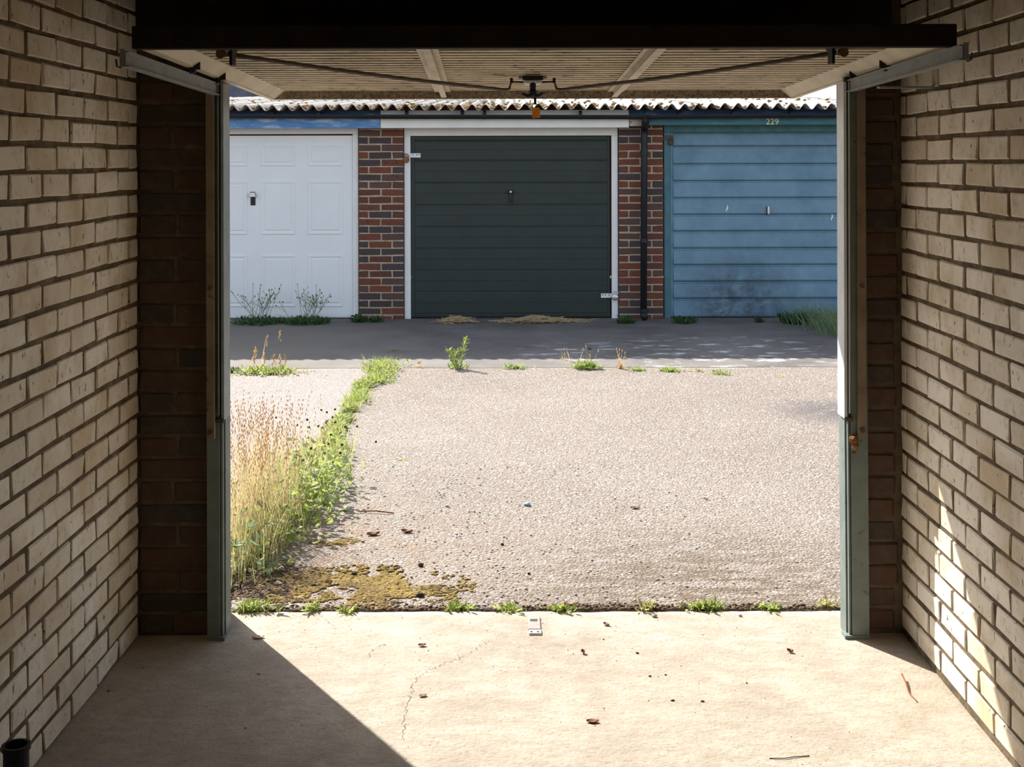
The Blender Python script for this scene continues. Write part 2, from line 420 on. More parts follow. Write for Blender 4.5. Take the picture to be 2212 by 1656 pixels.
    def leaf(s, c, L, W, ang, up, roll=0.0):
        """a pointed leaf folded along its rib"""
        i0 = len(s.v); d = Vector((math.cos(ang) * math.cos(up), math.sin(ang) * math.cos(up), math.sin(up)))
        sd = Vector((-math.sin(ang), math.cos(ang), 0)); nn = d.cross(sd) * -1
        sd = (sd * math.cos(roll) + nn * math.sin(roll)); c = Vector(c)
        for p in (c, c + d * L * .35 + sd * W / 2 + nn * W * .15, c + d * L * .75 + sd * W * .33 + nn * W * .1, c + d * L - nn * W * .2,
                  c + d * L * .75 - sd * W * .33 + nn * W * .1, c + d * L * .35 - sd * W / 2 + nn * W * .15, c + d * L * .4):
            s.v.append(tuple(p))
        for q in ((0, 1, 6), (1, 2, 6), (2, 3, 6), (3, 4, 6), (4, 5, 6), (5, 0, 6)): s.face(*[i0 + i for i in q])
    def build(s, name, mat, parent=None, bevel=0.0, smooth=False, base=None):
        me = bpy.data.meshes.new(name)
        if parent is not None: org = world_loc(parent)
        elif base is not None: org = Vector(base)
        else:
            xs, ys, zs = zip(*s.v); org = Vector(((min(xs) + max(xs)) / 2, (min(ys) + max(ys)) / 2, min(zs)))
        me.from_pydata([tuple(Vector(p) - org) for p in s.v], [], s.f)
        for m in (mat if isinstance(mat, list) else [mat]): me.materials.append(MT[m])
        for p, i in zip(me.polygons, s.mi): p.material_index = i
        if bevel or smooth:
            bm = bmesh.new(); bm.from_mesh(me)
            if bevel:
                es = [e for e in bm.edges if len(e.link_faces) == 2 and e.calc_face_angle(0) > 0.5]
                bmesh.ops.bevel(bm, geom=es, offset=bevel, segments=1, affect='EDGES', clamp_overlap=True)
            bmesh.ops.recalc_face_normals(bm, faces=bm.faces[:])
            bm.to_mesh(me); bm.free()
        if smooth:
            for p in me.polygons: p.use_smooth = True
        me.validate(); me.update()
        o = bpy.data.objects.new(name, me); COL.objects.link(o)
        o.location = (0, 0, 0) if parent is not None else org
        if parent is not None: o.parent = parent
        return o

def world_loc(o):
    v = Vector((0, 0, 0))
    while o is not None: v += o.location; o = o.parent
    return v
def tag(o, label, cat=None, group=None, kind=None):
    o['label'] = label
    if cat: o['category'] = cat
    if group: o['group'] = group
    if kind: o['kind'] = kind
    return o
def thing(name, label, cat, loc, group=None, kind=None):
    o = bpy.data.objects.new(name, None); COL.objects.link(o); o.location = loc
    o.empty_display_size = 0.1
    return tag(o, label, cat, group, kind)
def at(px, py, Y):
    return ((px - 1107) / F * Y, EYE - (py - 347) / F * Y)
def ground(px, py):
    Y = EYE * F / (py - 347); return ((px - 1107) / F * Y, Y)

_bc = {}
def brick(parent, mat, x0, x1, y0, y1, z0, z1, bev=0.006, jit=0.002, name='brick'):
    key = (mat, round(x1 - x0, 3), round(y1 - y0, 3), round(z1 - z0, 3), random.randrange(9))
    me = _bc.get(key)
    if me is None:
        bm = bmesh.new(); bmesh.ops.create_cube(bm, size=1.0)
        dx, dy, dz = key[1:4]
        bmesh.ops.scale(bm, vec=(dx, dy, dz), verts=bm.verts)
        if mat == 'pbrick':
            for v in bm.verts: v.co += Vector((0, -math.copysign(random.random() ** 2 * .006, v.co.y), -math.copysign(random.random() ** 2 * .004, v.co.z)))
        bmesh.ops.bevel(bm, geom=bm.edges[:], offset=min(bev, dx * .3, dy * .3, dz * .3), segments=1, affect='EDGES')
        for v in bm.verts: v.co += Vector([random.uniform(-jit, jit) for _ in range(3)])
        me = bpy.data.meshes.new(name); bm.to_mesh(me); bm.free(); me.materials.append(MT[mat]); _bc[key] = me
    o = bpy.data.objects.new(name, me); COL.objects.link(o)
    o.location = Vector(((x0 + x1) / 2, (y0 + y1) / 2, (z0 + z1) / 2)) - world_loc(parent)
    o.rotation_euler = (random.uniform(-1, 1) * .006, random.uniform(-1, 1) * .006, random.uniform(-1, 1) * .006)
    o.parent = parent
    return o

# ------------------------------------------------------------------ room shell
YW = 4.375            # inner face of the front wall
XL, XR = -1.265, 1.312
PITCH = 0.075; J = 0.0105
CEIL = 2.32; BACK = -0.9

def slab(name, mat, x0, x1, y0, y1, step, label, rough=(0, 0, 0, 0), hz=0.003, thick=0.12, z=0.0):
    nx = max(2, int((x1 - x0) / step)); ny = max(2, int((y1 - y0) / step)); m = MB()
    for j in range(ny + 1):
        for i in range(nx + 1):
            x = x0 + (x1 - x0) * i / nx; y = y0 + (y1 - y0) * j / ny
            e = mnoise.noise(Vector((x * 9, y * 9, 1.3))) + .6 * mnoise.noise(Vector((x * 31, y * 31, 4.3)))
            if i == 0: x += rough[0] * e
            if i == nx: x += rough[1] * e
            if j == 0: y += rough[2] * e
            if j == ny: y += rough[3] * e
            m.v.append((x, y, z + hz * mnoise.noise(Vector((x * 2.1, y * 2.1, 0))) + hz * .4 * mnoise.noise(Vector((x * 9, y * 9, 7)))))
    for j in range(ny):
        for i in range(nx):
            a = j * (nx + 1) + i; m.face(a, a + 1, a + nx + 2, a + nx + 1)
    rim = [i for i in range(nx + 1)] + [j * (nx + 1) + nx for j in range(1, ny + 1)] + [ny * (nx + 1) + i for i in range(nx - 1, -1, -1)] + [j * (nx + 1) for j in range(ny - 1, 0, -1)]
    b = len(m.v)
    for r in rim: m.v.append((m.v[r][0], m.v[r][1], -thick))
    for k in range(len(rim)):
        l = (k + 1) % len(rim); m.face(rim[l], rim[k], b + k, b + l)
    o = m.build(name, mat, base=((x0 + x1) / 2, (y0 + y1) / 2, z), smooth=False)
    for p in o.data.polygons: p.use_smooth = True
    return tag(o, label, 'floor', kind='structure')

soil = MB().box(-9, 9, 4.0, 30, -0.20, -0.045).build('soil', 'soil'); tag(soil, 'dark soil showing in the joints between the slabs', 'soil', kind='structure')
floor = slab('floor', 'floor', -1.42, 1.47, BACK - .12, 4.60, 0.03, 'worn cream concrete floor inside the open garage', (0, 0, 0, 0.010))
slab('forecourt_slab', 'agg', -1.02, 7.0, 4.62, 10.004, 0.045, 'pebbly aggregate concrete yard slab in full sun before the doors', (0.02, 0, 0.012, 0.0))
slab('forecourt_slab', 'agg_left', -7.0, -1.07, 4.62, 10.004, 0.045, 'paler pink aggregate yard slab left of the weedy joint', (0, 0.02, 0.012, 0.0))
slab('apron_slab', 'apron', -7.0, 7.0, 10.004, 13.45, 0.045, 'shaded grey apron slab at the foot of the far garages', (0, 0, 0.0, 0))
slab('forecourt_slab', 'agg', 1.47, 7.0, 3.9, 4.6, 0.2, 'strip of yard paving outside against the right garage wall')
slab('forecourt_slab', 'agg', -7.0, -1.42, 3.9, 4.6, 0.2, 'strip of yard paving outside against the left garage wall')

# side walls: mortar core plus individual bricks
def side_wall(name, xface, sign, zoff, jfull, label):
    """sign: +1 when the room lies towards +X of the face"""
    m = MB()
    a, b = xface - sign * 0.0045, xface - sign * 0.115
    m.box(min(a, b), max(a, b), 2.30, YW + .12, 0, CEIL)
    m.cur = 1
    a = xface
    m.box(min(a, b), max(a, b), BACK, 2.2999, 0, CEIL)
    w = m.build(name, ['pmortar', 'pwall']); tag(w, label, 'wall', kind='structure')
    k = -1
    while True:
        z0 = k * PITCH + zoff + J / 2; z1 = (k + 1) * PITCH + zoff - J / 2; k += 1
        if z0 > CEIL - .02: break
        if z1 < 0.02: continue
        z0 = max(z0, 0.001); z1 = min(z1, CEIL - 0.004)
        off = jfull if (k - 1) % 2 == 0 else jfull + 0.1125
        y = off + 0.225 * 3
        wob = random.uniform(-.0015, .0015)
        while y > 2.31:
            y1 = min(y - J / 2 + random.uniform(-.004, .003), YW - .002); y0 = max(y - 0.225 + J / 2 + random.uniform(-.002, .003), 2.305); y -= 0.225
            if y1 - y0 < 0.02: continue
            p = random.uniform(-.0015, .002)
            xa, xb = xface + sign * p, xface - sign * 0.1
            brick(w, 'pbrick', min(xa, xb), max(xa, xb), y0, y1, z0 + wob, z1 + wob + random.uniform(-.001, .001), bev=0.0035, jit=0.0018)
    return w
side_wall('wall_left', XL, +1, -0.002, 4.165, 'cream painted brick wall on the left of the garage')
side_wall('wall_right', XR, -1, 0.020, 4.21, 'cream painted brick wall with the wedge of sunlight')
bw = MB().box(-1.40, 1.46, BACK - .11, BACK, 0, CEIL).build('wall_back', 'pwall'); tag(bw, 'painted brick wall at the back of the garage', 'wall', kind='structure')
cl = MB().box(-1.45, 1.50, BACK - .11, 4.75, CEIL, CEIL + .08).build('ceiling', 'ceil'); tag(cl, 'cement board garage ceiling', 'ceiling', kind='structure')

# front wall: two piers and the head over the opening
OPL, OPR = -0.998, 1.168
m = MB()
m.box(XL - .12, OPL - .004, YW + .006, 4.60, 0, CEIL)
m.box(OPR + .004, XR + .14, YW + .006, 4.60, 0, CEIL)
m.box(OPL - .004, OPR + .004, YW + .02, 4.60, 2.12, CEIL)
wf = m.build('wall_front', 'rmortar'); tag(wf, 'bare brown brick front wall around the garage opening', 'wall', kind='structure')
MB().box(XL, XR - .035, YW - .02, YW + .02, 1.99, CEIL).build('lintel', 'shade_dark_wood', wf, bevel=.004)
MB().box(OPL - .003, OPR + .003, YW + .021, YW + .10, 1.955, 2.119).build('frame_head', 'shade_dark_wood', wf, bevel=.003)
for k in range(31):
    z0 = k * PITCH + .005; z1 = z0 + PITCH - .010
    if z1 > 1.985: break
    if k % 2: cuts = [XL + .004, OPL]
    else: cuts = [XL + .004, XL + .125 + random.uniform(-.01, .01), OPL]
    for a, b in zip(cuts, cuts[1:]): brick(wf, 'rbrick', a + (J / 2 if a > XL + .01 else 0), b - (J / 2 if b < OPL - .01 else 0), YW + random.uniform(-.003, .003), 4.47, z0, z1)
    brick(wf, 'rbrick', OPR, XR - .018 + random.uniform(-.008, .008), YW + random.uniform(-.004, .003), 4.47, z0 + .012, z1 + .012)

# ------------------------------------------------------------------ steel door frame legs
def frame_leg(side):
    s = side
    if s < 0: inner, outer, lean = -0.966, -1.022, 0.0; lab = 'blue-grey steel door post against the left brick pier'
    else: inner, outer, lean = 1.110, 1.180, 0.010; lab = 'blue-grey steel door post with rusty bolt against the right pier'
    t = thing('door_post', lab, 'post', ((inner + outer) / 2, YW - .03, 0), 'steel posts of the garage opening')
    d = -1 if s < 0 else 1          # outward
    yf = YW - 0.045
    X = lambda u: inner + d * u
    w = abs(outer - inner)
    # stepped channel
    prof = [(X(0), yf + .03), (X(.005), yf + .03), (X(.005), yf + .008), (X(.011), yf + .008), (X(.011), yf + .016), (X(.014), yf + .016), (X(.014), yf), (X(w), yf), (X(w), YW), (X(w - .02), YW + .06), (X(0), YW + .06)]
    if d < 0: prof = prof[::-1]
    MB().extrude_z(prof, 0, 1.86, lean).build('post_channel', 'frame_blue', t)
    # cream batten over the upper flange
    MB().box(*sorted((X(w - .002), X(w - .030))), yf - .016, yf + .001, 0.675, 1.855).build('batten', 'batten', t, bevel=.002)
    # vertical track
    tr = MB()
    tr.box(*sorted((X(-.003), X(.000))), yf - .004, yf + .085, 0.737, 1.86)
    tr.box(*sorted((X(-.003), X(.006))), yf - .006, yf - .003, 0.737, 1.86)
    tr.box(*sorted((X(.012), X(.015))), yf - .012, yf + .001, 0.755, 1.86)
    tr.build('vertical_track', 'galv' if s > 0 else 'track', t)  # same part: right coloured paler for the sun on it, left duller
    MB().box(*sorted((X(-.003), X(.026))), yf - .010, yf + .002, 0.728, 0.742).build('track_stop', 'rod', t, bevel=.002)
    for z in (0.70, 1.18):
        MB().tube([(X(w - .016), yf - .014, z), (X(w - .016), yf - .024, z)], .008, 6).build('bolt', 'rod', t)
    if s > 0:
        MB().ball((X(.024), yf - .010, .668), .016, 7, 5, (1, .9, .8), .15).build('rusted_nut', 'rust', t)
        MB().ball((X(.032), yf - .010, .645), .013, 7, 5, (1, .9, 1), .2).build('rusted_nut', 'rust', t)
        MB().ball((X(.030), yf - .004, .62), .006, 6, 4, (1, .6, 1), .2).build('rusted_nut', 'rust', t)
    MB().box(*sorted((X(-.002), X(w + .002))), yf - .004, YW, -.004, .012).build('foot_plate', 'frame_blue', t)
    return t
frame_leg(-1); frame_leg(1)

# horizontal tracks
def track(side):
    if side < 0: a, b = (-0.985, 4.345, 1.820), (-0.985, 3.30, 1.842); lab = 'galvanised steel track on the left, running from post to ceiling beam'
    else: a, b = (1.128, 4.345, 1.826), (1.150, 3.30, 1.853); lab = 'galvanised steel track on the right, hung beside the cream wall'
    t = thing('door_track', lab, 'track', ((a[0] + b[0]) / 2, (a[1] + b[1]) / 2, a[2]), 'horizontal door tracks')
    i = -side  # inward
    o = side
    prof = [(o * .012, 0), (i * .012, 0), (i * .012, .003), (i * .002, .003), (i * .002, .036), (i * .010, .036), (i * .010, .040), (-i * .002, .040), (-i * .002, .003), (o * .012, .003)]
    MB().extrude(prof, a, b).build('track_channel', 'track', t)
    MB().box(*sorted((b[0] + o * .001, b[0] + o * .012)), b[1] - .004, b[1] + .004, b[2] + .002, b[2] + .045).build('hanger_strap', 'track', t)
    MB().tube([(b[0] + o * .004, b[1] + .01, b[2] + .006), (b[0] + o * .014, b[1] + .01, b[2] - .002), (b[0] + o * .024, b[1] + .012, b[2] + .002), (b[0] + o * .026, b[1] + .012, b[2] + .02)], .0025, 6).build('hook_bolt', 'rod', t)
    MB().box(*sorted((a[0] - i * .002, a[0] + i * .016)), a[1] - .02, a[1] + .01, a[2] + .028, a[2] + .052).build('corner_clip', 'black_metal', t, bevel=.002)
    if side > 0:
        MB().box(b[0] - .01, XR - .002, 4.02, 4.05, 1.822, 1.828).build('wall_bracket', 'track', t)
track(-1); track(1)

# ------------------------------------------------------------------ raised up-and-over door
YI, YO = 3.39, 5.30
DXL, DXR = -0.985, 1.155
def dz(Y): return 1.932 - (Y - YI) * (0.048 / (YO - YI))     # underside of the sheet
door = thing('up_and_over_door', 'raised cream ribbed steel garage door seen from beneath', 'garage door', (0.085, 4.3, dz(4.3)))
m = MB(); n = int((YO - YI - .06) / .0255); ys = []
pit = 0.076; y = YI + .02; pts = []
while y < YO - .02:
    pts += [(y, 0), (y + pit * .54, 0), (y + pit * .44, .016), (y + pit * 1.10, .016)]
    y += pit
pts = [p for p in pts if p[0] < YO - .015]
i0 = 0
for (yy, h) in pts:
    for x in (DXL, DXR): m.v.append((x, yy, dz(yy) + h))
for i in range(len(pts) - 1):
    m.face(2 * i, 2 * i + 1, 2 * i + 3, 2 * i + 2)
m.cur = 0
b0 = len(m.v)
for (yy, h) in pts:
    for x in (DXL, DXR): m.v.append((x, yy, dz(yy) + h + .0015))
for i in range(len(pts) - 1): m.face(b0 + 2 * i, b0 + 2 * i + 2, b0 + 2 * i + 3, b0 + 2 * i + 1)
m.build('ribbed_sheet', 'panel', door)
MB().box(DXL - .003, DXR + .003, YI - .022, YI + .018, 1.893, 1.953).build('top_rail', 'shade_dark_wood', door, bevel=.003)
m = MB(); m.box(DXL, DXR, YO - .03, YO - .027, 1.857, dz(YO) + .01); m.box(DXL, DXR, YO - .03, YO + .02, 1.853, 1.857)
m.box(DXL, DXR, YO + .017, YO + .02, 1.853, 1.90); m.build('bottom_rail', 'speckle', door)
for s, x in ((-1, DXL), (1, DXR)):
    m = MB(); i = -s
    prof = [(0, -.034), (i * .022, -.034), (i * .022, -.030), (i * .062, .0), (i * .066, .0), (i * .066, .006), (0, .006)]
    if s < 0: prof = prof[::-1]
    m.extrude(prof, (x, YI + .02, dz(YI)), (x, YO - .01, dz(YO)))
    sr = m.build('side_rail', 'cream', door)
    for yy in (3.93, 4.28):
        q = MB(); xx = x + i * .010
        q.box(*sorted((xx, xx + i * .016)), yy - .012, yy + .012, dz(yy) - .050, dz(yy) - .032)
        q.box(*sorted((xx - i * .002, xx + i * .030)), yy - .004, yy + .004, dz(yy) - .040, dz(yy) - .008)
        q.tube([(xx + i * .004, yy, dz(yy) - .046), (xx - i * .022, yy, dz(yy) - .046)], .008, 8)
        q.build('roller_bracket', 'black_metal', sr)
for xa, xb, s in ((-.237, -.283, 1), (.412, .424, -1)):
    m = MB()
    prof = [(-.030, .0), (-.030, -.004), (-.012, -.004), (-.004 * s, -.026), (.018 * 1, -.026), (.018, -.022), (.006, -.022), (.014, -.004), (.034, -.004), (.034, 0)] if s > 0 else \
           [(.030, .0), (.030, -.004), (.012, -.004), (.004, -.026), (-.018, -.026), (-.018, -.022), (-.006, -.022), (-.014, -.004), (-.034, -.004), (-.034, 0)]
    m.extrude(prof, (xa, YI + .02, dz(YI) - .001), (xb, YO - .028, dz(YO) - .001))
    m.build('stiffener', 'cream', door)
LY = 4.58; LX = .074; lz = dz(LY)
# latch box, linkage and locking rods
lb = MB().box(LX - .030, LX + .030, LY - .03, LY + .05, lz - .032, lz - .001).build('lock_box', 'galv', door, bevel=.003)
MB().box(LX - .036, LX + .036, LY - .033, LY - .030, lz - .020, lz - .004).build('lock_face', 'black_metal', lb)
MB().box(LX - .050, LX + .050, LY + .01, LY + .025, lz - .012, lz - .001).build('lock_bracket', 'track', lb)
for s in (-1, 1):
    ex = LX - .84 if s < 0 else LX + .80
    p0 = Vector((LX + s * .032, LY - .02, lz - .026)); p1 = Vector((LX + s * .075, LY - .02, lz - .024)); p2 = Vector((LX + s * .083, LY - .03, lz - .050)); p3 = Vector((LX + s * .098, LY - .03, lz - .053))
    e = Vector((ex, 3.50, dz(3.5) - .040))
    pts = [p0, p1, p2, p3] + [p3.lerp(e, t) + Vector((0, 0, -.006 * math.sin(math.pi * t))) for t in (.15, .3, .45, .6, .75, .9, 1)]
    MB().tube(pts, [.0035, .0035, .005, .0055] + [.0065] * 7, 8).build('locking_rod', 'rod', door, smooth=True)
    MB().tube([p1 + Vector((0, 0, -.006)), p1 + Vector((0, 0, .012))], .006, 6).build('rod_pin', 'black_metal', door)
    q = MB(); q.box(ex - .022, ex + .022, 3.44, 3.52, dz(3.5) - .034, dz(3.5) - .002); q.box(ex - s * .022 - .004, ex - s * .022 + .004, 3.43, 3.48, dz(3.5) - .075, dz(3.5) - .002)
    gb = q.build('rod_guide', 'black_metal', door, bevel=.002)
    MB().tube([(ex + s * .004, 3.425, dz(3.5) - .045), (ex + s * .004, 3.445, dz(3.5) - .045)], .013, 10).build('rod_roller', 'brass', gb)
# inside handle
h = MB()
h.tube([(LX, LY - .02, lz - .028), (LX, LY - .02, lz - .060)], [.012, .011], 10)
h.tube([(LX, LY - .02, lz - .055), (LX, LY - .02, lz - .080)], [.014, .010], 10)
h.tube([(LX - .040, LY - .02, lz - .066), (LX - .02, LY - .02, lz - .074), (LX + .02, LY - .02, lz - .074), (LX + .036, LY - .02, lz - .064)], [.005, .008, .008, .005], 8)
h.build('lock_handle', 'navy_metal', door, smooth=True)
kx = LX + .008; kz = lz - .075
kt = thing('key_with_tag', 'key hanging from the door lock with an orange plastic tag', 'key tag', (kx, LY - .02, kz - .09))
MB().box(kx - .0045, kx + .0045, LY - .0215, LY - .0195, kz - .030, kz + .004).build('key', 'black_metal', kt)
MB().tube([(kx + .010 * math.cos(a), LY - .02, kz - .036 + .010 * math.sin(a)) for a in [i * math.pi / 6 for i in range(13)]], .0014, 5).build('split_ring', 'black_metal', kt)
tg = MB(); c, sn = math.cos(.12), math.sin(.12)
pr = [(-.012, 0), (.010, 0), (.014, .004), (.014, .036), (-.014, .036), (-.014, .004)]
for y in (LY - .0222, LY - .0178):
    for u, w in pr: tg.v.append((kx + .002 + u * c + w * sn * .6, y, kz - .041 - w * c + u * sn))
nn = len(pr)
tg.face(*range(nn)); tg.face(*[nn + i for i in range(nn)][::-1])
for i in range(nn): tg.face(i, nn + i, nn + (i + 1) % nn, (i + 1) % nn)
tg.build('tag', 'tag', kt)

# ------------------------------------------------------------------ far garages
YF = 13.10            # face of the far brick piers
def pier(x0, x1, label):
    ztop = at(0, 276, YF)[1] + .06
    t = thing('brick_pier', label, 'pier', ((x0 + x1) / 2, YF + .15, 0), 'brick piers between the far garages')
    MB().box(x0 + .006, x1 - .006, YF + .006, YF + .30, -.05, ztop).build('mortar_core', 'fmortar', t)
    w = x1 - x0
    for k in range(40):
        z0 = k * PITCH + .0065 - .03; z1 = z0 + PITCH - .013
        if z1 > ztop: break
        if k % 2: cuts = [x0, (x0 + x1) / 2 + random.uniform(-.004, .004), x1]
        else: cuts = [x0, x0 + w * .225, x0 + w * .74, x1]
        for a, b in zip(cuts, cuts[1:]):
            brick(t, 'fbrick', a + (.0065 if a > x0 else 0), b - (.0065 if b < x1 else 0), YF + random.uniform(-.002, .003), YF + .1, max(z0, 0.0), z1, bev=.005, jit=.0025)
    return t
P1 = (at(775, 0, YF)[0], at(873, 0, YF)[0]); P2 = (at(1337, 0, YF)[0], at(1434, 0, YF)[0])
pier(*P1, 'red and purple brick pier between the white and green doors')
pier(*P2, 'red and purple brick pier behind the black downpipe')
pier(-4.22, -3.76, 'red and purple brick pier at the far left end beyond the white door')
pier(3.80, 4.26, 'red and purple brick pier at the far right end beyond the blue door')
for a, b, nme in ((-9.0, -4.225, 'wall_far_left'), (4.265, 9.0, 'wall_far_right')):
    w = MB().box(a, b, YF, YF + .25, -.05, 2.1).build(nme, 'fbrick'); tag(w, 'brick wall continuing the far garage row at its %s end' % nme[9:], 'wall', kind='structure')
gb = MB().box(-9, 9, 18.0, 18.2, 0, 2.4).build('wall_far_back', 'fbrick'); tag(gb, 'back wall of the far garage row', 'wall', kind='structure')

def door_frame(x0, x1, jw, ztop, hh, mat, label, y=YF + .03):
    t = thing('door_frame', label, 'door frame', ((x0 + x1) / 2, y + .03, 0), 'frames of the far garage doors')
    for a, b in ((x0, x0 + jw), (x1 - jw, x1)): MB().box(a, b, y, y + .07, 0.0, ztop - hh).build('jamb', mat, t, bevel=.003)
    MB().box(x0, x1, y, y + .07, ztop - hh + .0005, ztop).build('head', mat, t, bevel=.003)
    return t
S2 = lambda px, Y=YF: (px - 1107) / F * Y
Z2 = lambda py, Y=YF: EYE - (py - 347) / F * Y

# white panelled door
wx1 = S2(762); wx0 = wx1 - 2.045; wtop = Z2(290); wbot = Z2(693) + .01
door_frame(wx0 - .065, S2(774), S2(774) - wx1, Z2(270), .085, 'white_paint', 'white painted frame around the panelled white door')
wd = thing('white_garage_door', 'white garage door with moulded rectangular panels and black handle', 'garage door', ((wx0 + wx1) / 2, YF + .06, 0.0), 'far garage doors')
MB().box(wx0 + .004, wx1 - .004, YF + .060, YF + .10, max(wbot, .012), wtop - .006).build('door_leaf', 'white_door', wd, bevel=.004)
cols = [(S2(355), S2(432)), (S2(457), S2(533)), (S2(561), S2(637)), (S2(663), S2(740))]
rows = [(Z2(358), Z2(313)), (Z2(506), Z2(390)), (Z2(663), Z2(550))]
for c0, c1 in cols:
    for r0, r1 in rows:
        m = MB(); y0 = YF + .060
        # moulded panel: proud rim, sunk groove, raised field
        rings = [(0, 0), (.006, -.007), (.020, -.003), (.034, .004 * 0 + .0), (.040, -.010)]
        rings = [(0.0, .001), (.006, -.009), (.016, -.009), (.036, -.001), (.042, -.001), (.048, -.010)]
        i0 = 0
        for d, yy in rings:
            m.v += [(c0 + d, y0 + yy, r0 + d), (c1 - d, y0 + yy, r0 + d), (c1 - d, y0 + yy, r1 - d), (c0 + d, y0 + yy, r1 - d)]
        for k in range(len(rings) - 1):
            for i in range(4):
                j = (i + 1) % 4; m.face(4 * k + i, 4 * k + j, 4 * k + 4 + j, 4 * k + 4 + i)
        k = 4 * (len(rings) - 1); m.face(k, k + 1, k + 2, k + 3)
        m.build('moulded_panel', 'white_door', wd)
def t_handle(parent, px, py, big=True, silver=True):
    x, z = S2(px), Z2(py); y0 = YF + .060
    hd = MB().box(x - .024, x + .024, y0 - .012, y0 + .001, z - .085, z + .035).build('handle', 'black_metal', parent, bevel=.004)
    if silver:
        m = MB(); pr = [(-.036, -.010), (.036, -.010), (.022, .036), (-.022, .036)]
        for yy in (y0 - .040, y0 - .022):
            for u, w in pr: m.v.append((x + u, yy, z + .010 + w))
        m.face(0, 1, 2, 3); m.face(7, 6, 5, 4)
        for i in range(4): m.face(i, 4 + i, 4 + (i + 1) % 4, (i + 1) % 4)
        m.build('handle_grip', 'silver', hd, bevel=.003)
        q = MB(); q.tube([(x - .036, y0 - .032, z), (x - .020, y0 - .032, z + .048), (x + .020, y0 - .032, z + .048), (x + .036, y0 - .032, z)], .005, 6); q.tube([(x, y0 - .03, z + .01), (x, y0, z + .01)], .010, 8)
        q.build('handle_rim', 'black_metal', hd)
    else:
        MB().tube([(x, y0 - .03, z + .022), (x, y0 - .010, z + .022)], .011, 10).build('lock_barrel', 'silver', hd)
        q = MB(); q.box(x - .045, x + .036, y0 - .026, y0 - .012, z + .006, z + .036); q.build('handle_grip', 'black_metal', hd, bevel=.004)
t_handle(wd, 545, 424)

# dark green door
gx0, gx1 = S2(887), S2(1320); gtop, gbot = Z2(293), Z2(691)
door_frame(S2(873.5), S2(1336), S2(887) - S2(873.5), Z2(268), Z2(268) - gtop, 'white_paint', 'white painted frame around the dark green door')
gd = thing('green_garage_door', 'dark green garage door of wide horizontal boards', 'garage door', ((gx0 + gx1) / 2, YF + .06, 0), 'far garage doors')
MB().box(gx0 + .004, gx1 - .004, YF + .072, YF + .10, .012, gtop - .004).build('door_leaf', 'green_door', gd)
for a, b in ((gx0 + .005, gx0 + .042), (gx1 - .030, gx1 - .005)):
    MB().box(a, b, YF + .060, YF + .0715, .014, gtop - .006).build('edge_strip', 'green_door', gd, bevel=.002)
ys_ = [302, 345, 393, 441, 488.5, 536, 583, 630, 678, 691]
MB().box(gx0 + .043, gx1 - .031, YF + .058, YF + .0715, Z2(301), gtop - .007).build('top_board', 'green_door', gd, bevel=.003)
for a, b in zip(ys_, ys_[1:]):
    z1, z0 = Z2(a) - .004, max(Z2(b) + .004, .016); zm = (z0 + z1) / 2
    m = MB(); i0 = 0; x0, x1 = gx0 + .043, gx1 - .031
    pr = [(z0, .0715), (z0, .060), (zm - .0025, .056), (zm - .0018, .060), (zm + .0018, .060), (zm + .0025, .056), (z1 - .014, .054), (z1, .064), (z1, .0715)]
    if z1 - z0 < .12: pr = [(z0, .0715), (z0, .060), (z1 - .010, .057), (z1, .064), (z1, .0715)]
    for x in (x0, x1):
        for z, yy in pr: m.v.append((x, YF + yy, z))
    n = len(pr)
    for i in range(n):
        j = (i + 1) % n; m.face(i, j, n + j, n + i)
    m.face(*range(n)); m.face(*[n + i for i in range(n)][::-1])
    m.build('board', 'green_door', gd)
t_handle(gd, 1104, 419, silver=False)
def hasp(parent, px0, px1, py, mat, holes):
    x0, x1 = S2(px0, YF - .01), S2(px1, YF - .01); z = Z2(py, YF - .01); y = YF + .05
    hp = MB().box(x0, x1, y - .012, y - .006, z - .022, z + .022).build('hasp', mat, parent, bevel=.002)
    q = MB()
    for hx in holes: q.tube([(x0 + (x1 - x0) * hx, y - .015, z + .008), (x0 + (x1 - x0) * hx, y - .0115, z + .008)], .006, 6)
    q.build('screw', 'black_metal', hp)
hasp(gd, 878, 909, 335, 'white_paint', (.45, .72, .9)); hasp(gd, 1299, 1331, 640, 'white_paint', (.1, .3, .55))
def padlock(px, py, y, mat, label, r=.028):
    x, z = S2(px, y), Z2(py, y)
    t = thing('padlock', label, 'padlock', (x, y, z - r))
    MB().ball((x, y, z), r, 10, 7, (1, .5, 1)).build('lock_body', mat, t, smooth=True)
    MB().tube([(x + .8 * r * math.cos(a), y, z + r * .75 + .9 * r * math.sin(a)) for a in [i * math.pi / 6 for i in range(7)]], .0055, 6).build('shackle', 'silver' if mat == 'silver' else 'rod', t)
padlock(878, 344, YF - .005, 'rust', 'brown rusted padlock at the top left of the green door', .034)
padlock(1329, 642, YF - .005, 'silver', 'shiny silver padlock at the bottom right of the green door', .036)

